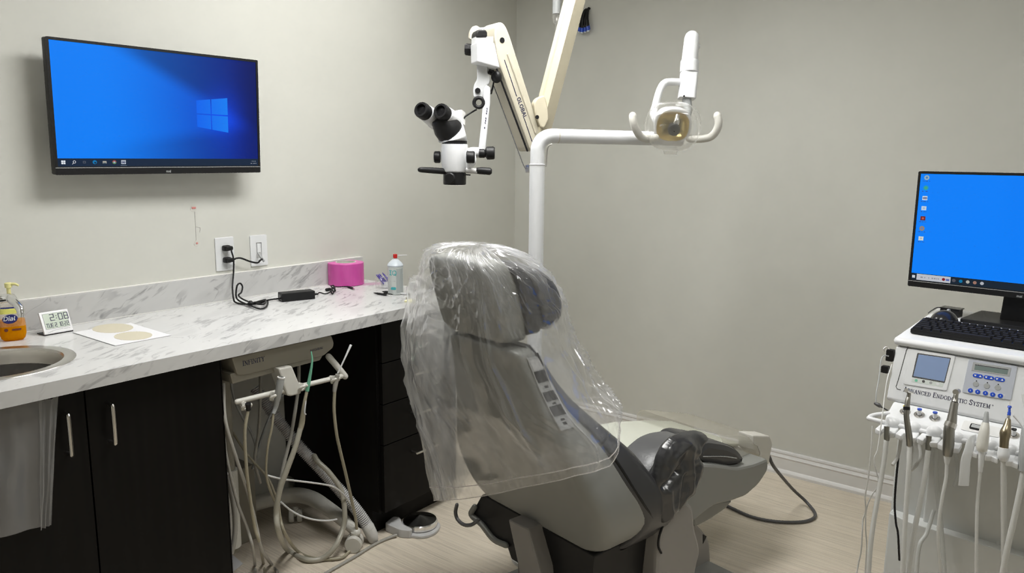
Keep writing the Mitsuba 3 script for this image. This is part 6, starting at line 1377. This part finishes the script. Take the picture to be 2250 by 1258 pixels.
cart_hose('short white hose end hanging behind the leftmost holder', [(2.317, -1.385, 0.7545), (2.317, -1.391, 0.7257), (2.316, -1.409, 0.7088), (2.311, -1.428, 0.6977)], .0042)
cart_hose('white hose loop behind the second holder', [(2.356, -1.358, 0.7434), (2.363, -1.371, 0.7185), (2.361, -1.388, 0.7017), (2.35, -1.4, 0.6856), (2.338, -1.399, 0.6769)], .0042)
cart_hose('pale hose behind the third holder slanting to the lower right', [(2.388, -1.312, 0.7248), (2.4, -1.321, 0.6376), (2.419, -1.339, 0.5492), (2.447, -1.363, 0.3984)], .0060, 'mat_cart_grey')
cart_hose('pale hose loop behind the motor handpiece', [(2.429, -1.293, 0.7232), (2.439, -1.305, 0.6925), (2.443, -1.321, 0.662), (2.439, -1.328, 0.6413)], .0040, 'mat_cart_grey')
cart_hose('pale hose behind the scaler', [(2.494, -1.26, 0.7046), (2.504, -1.275, 0.657), (2.517, -1.272, 0.6284), (2.521, -1.249, 0.6588), (2.521, -1.224, 0.7127)], .0050, 'mat_cart_grey')
cart_hose('pale hose running down behind the irrigation syringe hose', [(2.552, -1.203, 0.7014), (2.549, -1.222, 0.6202), (2.546, -1.266, 0.5484), (2.544, -1.311, 0.4104)], .0056, 'mat_cart_grey')
cart_hose('pale branching hose at the lower middle of the cart', [(2.402, -1.335, 0.5677), (2.395, -1.365, 0.5141), (2.385, -1.391, 0.4842), (2.388, -1.408, 0.3977)], .0050, 'mat_cart_grey')
cart_hose('thin white line hanging left of the cart, reaching the lower edge', [(2.264, -1.467, 0.8022), (2.268, -1.477, 0.7401), (2.268, -1.48, 0.6682), (2.265, -1.48, 0.6184), (2.268, -1.474, 0.5797), (2.263, -1.471, 0.5497), (2.265, -1.476, 0.5232), (2.266, -1.474, 0.4663), (2.262, -1.473, 0.4262), (2.261, -1.483, 0.3854)], .0019)
cart_hose('thin cream line looping left of the white hose', [(2.266, -1.31, 0.9285), (2.267, -1.354, 0.9012), (2.27, -1.385, 0.8605), (2.277, -1.432, 0.8012), (2.279, -1.456, 0.7422), (2.275, -1.465, 0.7115), (2.29, -1.466, 0.6571), (2.277, -1.471, 0.6185), (2.269, -1.473, 0.5797), (2.271, -1.47, 0.5291), (2.276, -1.464, 0.478), (2.28, -1.468, 0.3857)], .0016)
cart_hose('black cord running down the left side of the cart body', [(2.312, -1.349, 0.7612), (2.312, -1.362, 0.7027), (2.316, -1.386, 0.6366), (2.32, -1.395, 0.5784), (2.328, -1.399, 0.5319), (2.335, -1.4, 0.5063), (2.342, -1.385, 0.4285)], .0026, 'mat_black')

# ---------------------------------------------------------------- things on the cart
kb = thing('keyboard', 'black computer keyboard lying along the front of the cart', 'keyboard')
kbx0, kby0, kbw, kbd = .0165, .074, .440, .132
sl_ = math.radians(5)
KBM = KM @ frame((kbx0, kby0, KTOP + .0005), (1, 0, 0), (0, math.cos(sl_), math.sin(sl_)))
part(kb, 'case', xf(prism(rpoly(np.array([(.004, 0), (kbw, 0), (kbw, kbd), (.0, kbd)]), .006), .013, .003, .001), KBM), 'mat_black', 40)
part(kb, 'foot', KM_foot if False else kx(slab(kbx0 + .03, kbx0 + kbw - .03, kby0 + kbd - .012, kby0 + kbd - .004, KTOP, KTOP + .012, .001)), 'mat_black', False)
km_ = prism(np.array([(-.0082, -.0078), (.0082, -.0078), (.0082, .0078), (-.0082, .0078)]), .004, 0)
rows = [[1.25, 1.25, 1.25, 6.25, 1.25, 1.25, 1.25, 1.25], [2.25] + [1] * 10 + [2.75], [1.75] + [1] * 11 + [2.25], [1.5] + [1] * 12 + [1.5], [1] * 13 + [2], [1] * 14]
def keycap(w, z0=.0135):
    a, b = w / 2 - .0012, .0083
    r0 = np.array([(-a, -b, z0), (a, -b, z0), (a, b, z0), (-a, b, z0)]); i = .0019
    r1 = np.array([(-a + i, -b + .0012, z0 + .0068), (a - i, -b + .0012, z0 + .0068), (a - i, b - .0025, z0 + .0060), (-a + i, b - .0025, z0 + .0060)])
    return loft([r0, r1])
for j, row in enumerate(rows):
    x = .008; pit = .0187
    for w in row:
        ww = w * pit
        part(kb, 'key', xf(keycap(ww), KBM @ frame((x + ww / 2, .0125 + j * .0190 + (.006 if j == 5 else 0), 0))), 'mat_key', False)
        x += ww
    for g in range(3):
        xx = .008 + 15 * pit + .012 + g * pit
        if xx < kbw - .02 and not (j == 2) and not (j == 1 and g != 1):
            part(kb, 'key', xf(keycap(pit), KBM @ frame((xx + pit / 2, .0125 + j * .0190 + (.006 if j == 5 else 0), 0))), 'mat_key', False)
        xx += 3.4 * pit
    for g in range(4):
        xx = .008 + 18 * pit + .024 + g * pit
        if xx < kbw - .02:
            part(kb, 'key', xf(keycap(pit), KBM @ frame((xx + pit / 2, .0125 + j * .0190 + (.006 if j == 5 else 0), 0))), 'mat_key', False)
mo = thing('computer_mouse', 'glossy black computer mouse behind the left end of the keyboard', 'mouse')
mcn = (0.045, 0.331)
mm = ell(.033, .052, .036, 3); v = mm.vertices; v[:, 2] = np.maximum(v[:, 2], 0.0) ; mm.vertices = v
MO = KM @ rotz((mcn[0] + .001, .305, KTOP + .0004), -12)
part(mo, 'shell', xf(mm, MO), 'mat_mouse', True)
M('mat_mouse', (0.020, 0.020, 0.022), 0.16, specular=0.4)
part(mo, 'wheel', xf(xf(cyl(.008, .006, .001, 16), axis_frame((-.003, 0.022, .030), (1, 0, 0))), MO), 'mat_grey_plastic', 40)
part(mo, 'base', xf(prism(rrect(.060, .096, .028), .004), MO), 'mat_black', 40)
hub = thing('usb_hub', 'small black box with a lead at the back left of the cart top', 'usb hub')
hx = (0.031, 0.4577)
HBm = KM @ rotz((hx[0] + .004, hx[1] - .03, KTOP), -4)
part(hub, 'box', xf(slab(-.026, .026, -.018, .018, .0, .022, .002), HBm), 'mat_black', 30)
part(hub, 'lid', xf(slab(-.028, .029, -.020, .020, .0225, .026, .001), HBm), 'mat_black_gloss', 30)
part(hub, 'lead', tube([(HBm @ np.array(q))[:3] for q in ((-.026, 0, .020, 1), (-.040, 0, .020, 1), (-.052, -.01, .010, 1), (-.058, -.02, .002, 1))], .0018, 8), 'mat_grey_dark', 60)
mr = thing('cart_monitor', 'monitor with a blue desktop standing on the cart at the right edge', 'monitor')
fm = np.array([2.5024, -0.9035, 1.2525]); fa_ = 0.0984
fr_ = np.array([math.cos(fa_), -math.sin(fa_), 0]); ft = nrm(np.array([math.sin(fa_) * -.0073, math.cos(fa_) * -.0073, 1.0]))
M2 = monitor(mr, fm, fr_, ft, .589, .351, .0070, .0205, screen_right, .028)
part(mr, 'lettering', text('msi', .0062, M2 @ frame((.0, -.1725, .003)), .0005, True, True), 'mat_grey_plastic', False, label='small brand lettering on the lower frame')
bn = np.cross(fr_, ft)
nb = fm - bn * .055; nbz = KTOP
part(mr, 'stand_neck', xf(prism(rpoly(np.array([(-.048, 0), (.048, 0), (.036, .24), (-.036, .24)]), .006), .022, .004), frame((nb[0], nb[1], nbz + .008), fr_, (0, 0, 1))), 'mat_black', 40)
part(mr, 'stand_base', xf(prism(rpoly(np.array([(-.135, -.085), (.135, -.085), (.120, .105), (-.120, .105)]), .012), .011, .003), frame((nb[0] - bn[0] * -.012, nb[1] - bn[1] * -.012, nbz + .0003), fr_, np.cross((0, 0, 1), fr_))), 'mat_black', 40)
# ---------------------------------------------------------------- materials first
scene = {**{k: v for k, v in scene.items() if v['type'] in ('twosided', 'principled', 'principledthin', 'blendbsdf', 'dielectric', 'thindielectric', 'bumpmap', 'roughconductor')},
         **{k: v for k, v in scene.items() if v['type'] not in ('twosided', 'principled', 'principledthin', 'blendbsdf', 'dielectric', 'thindielectric', 'bumpmap', 'roughconductor')}}
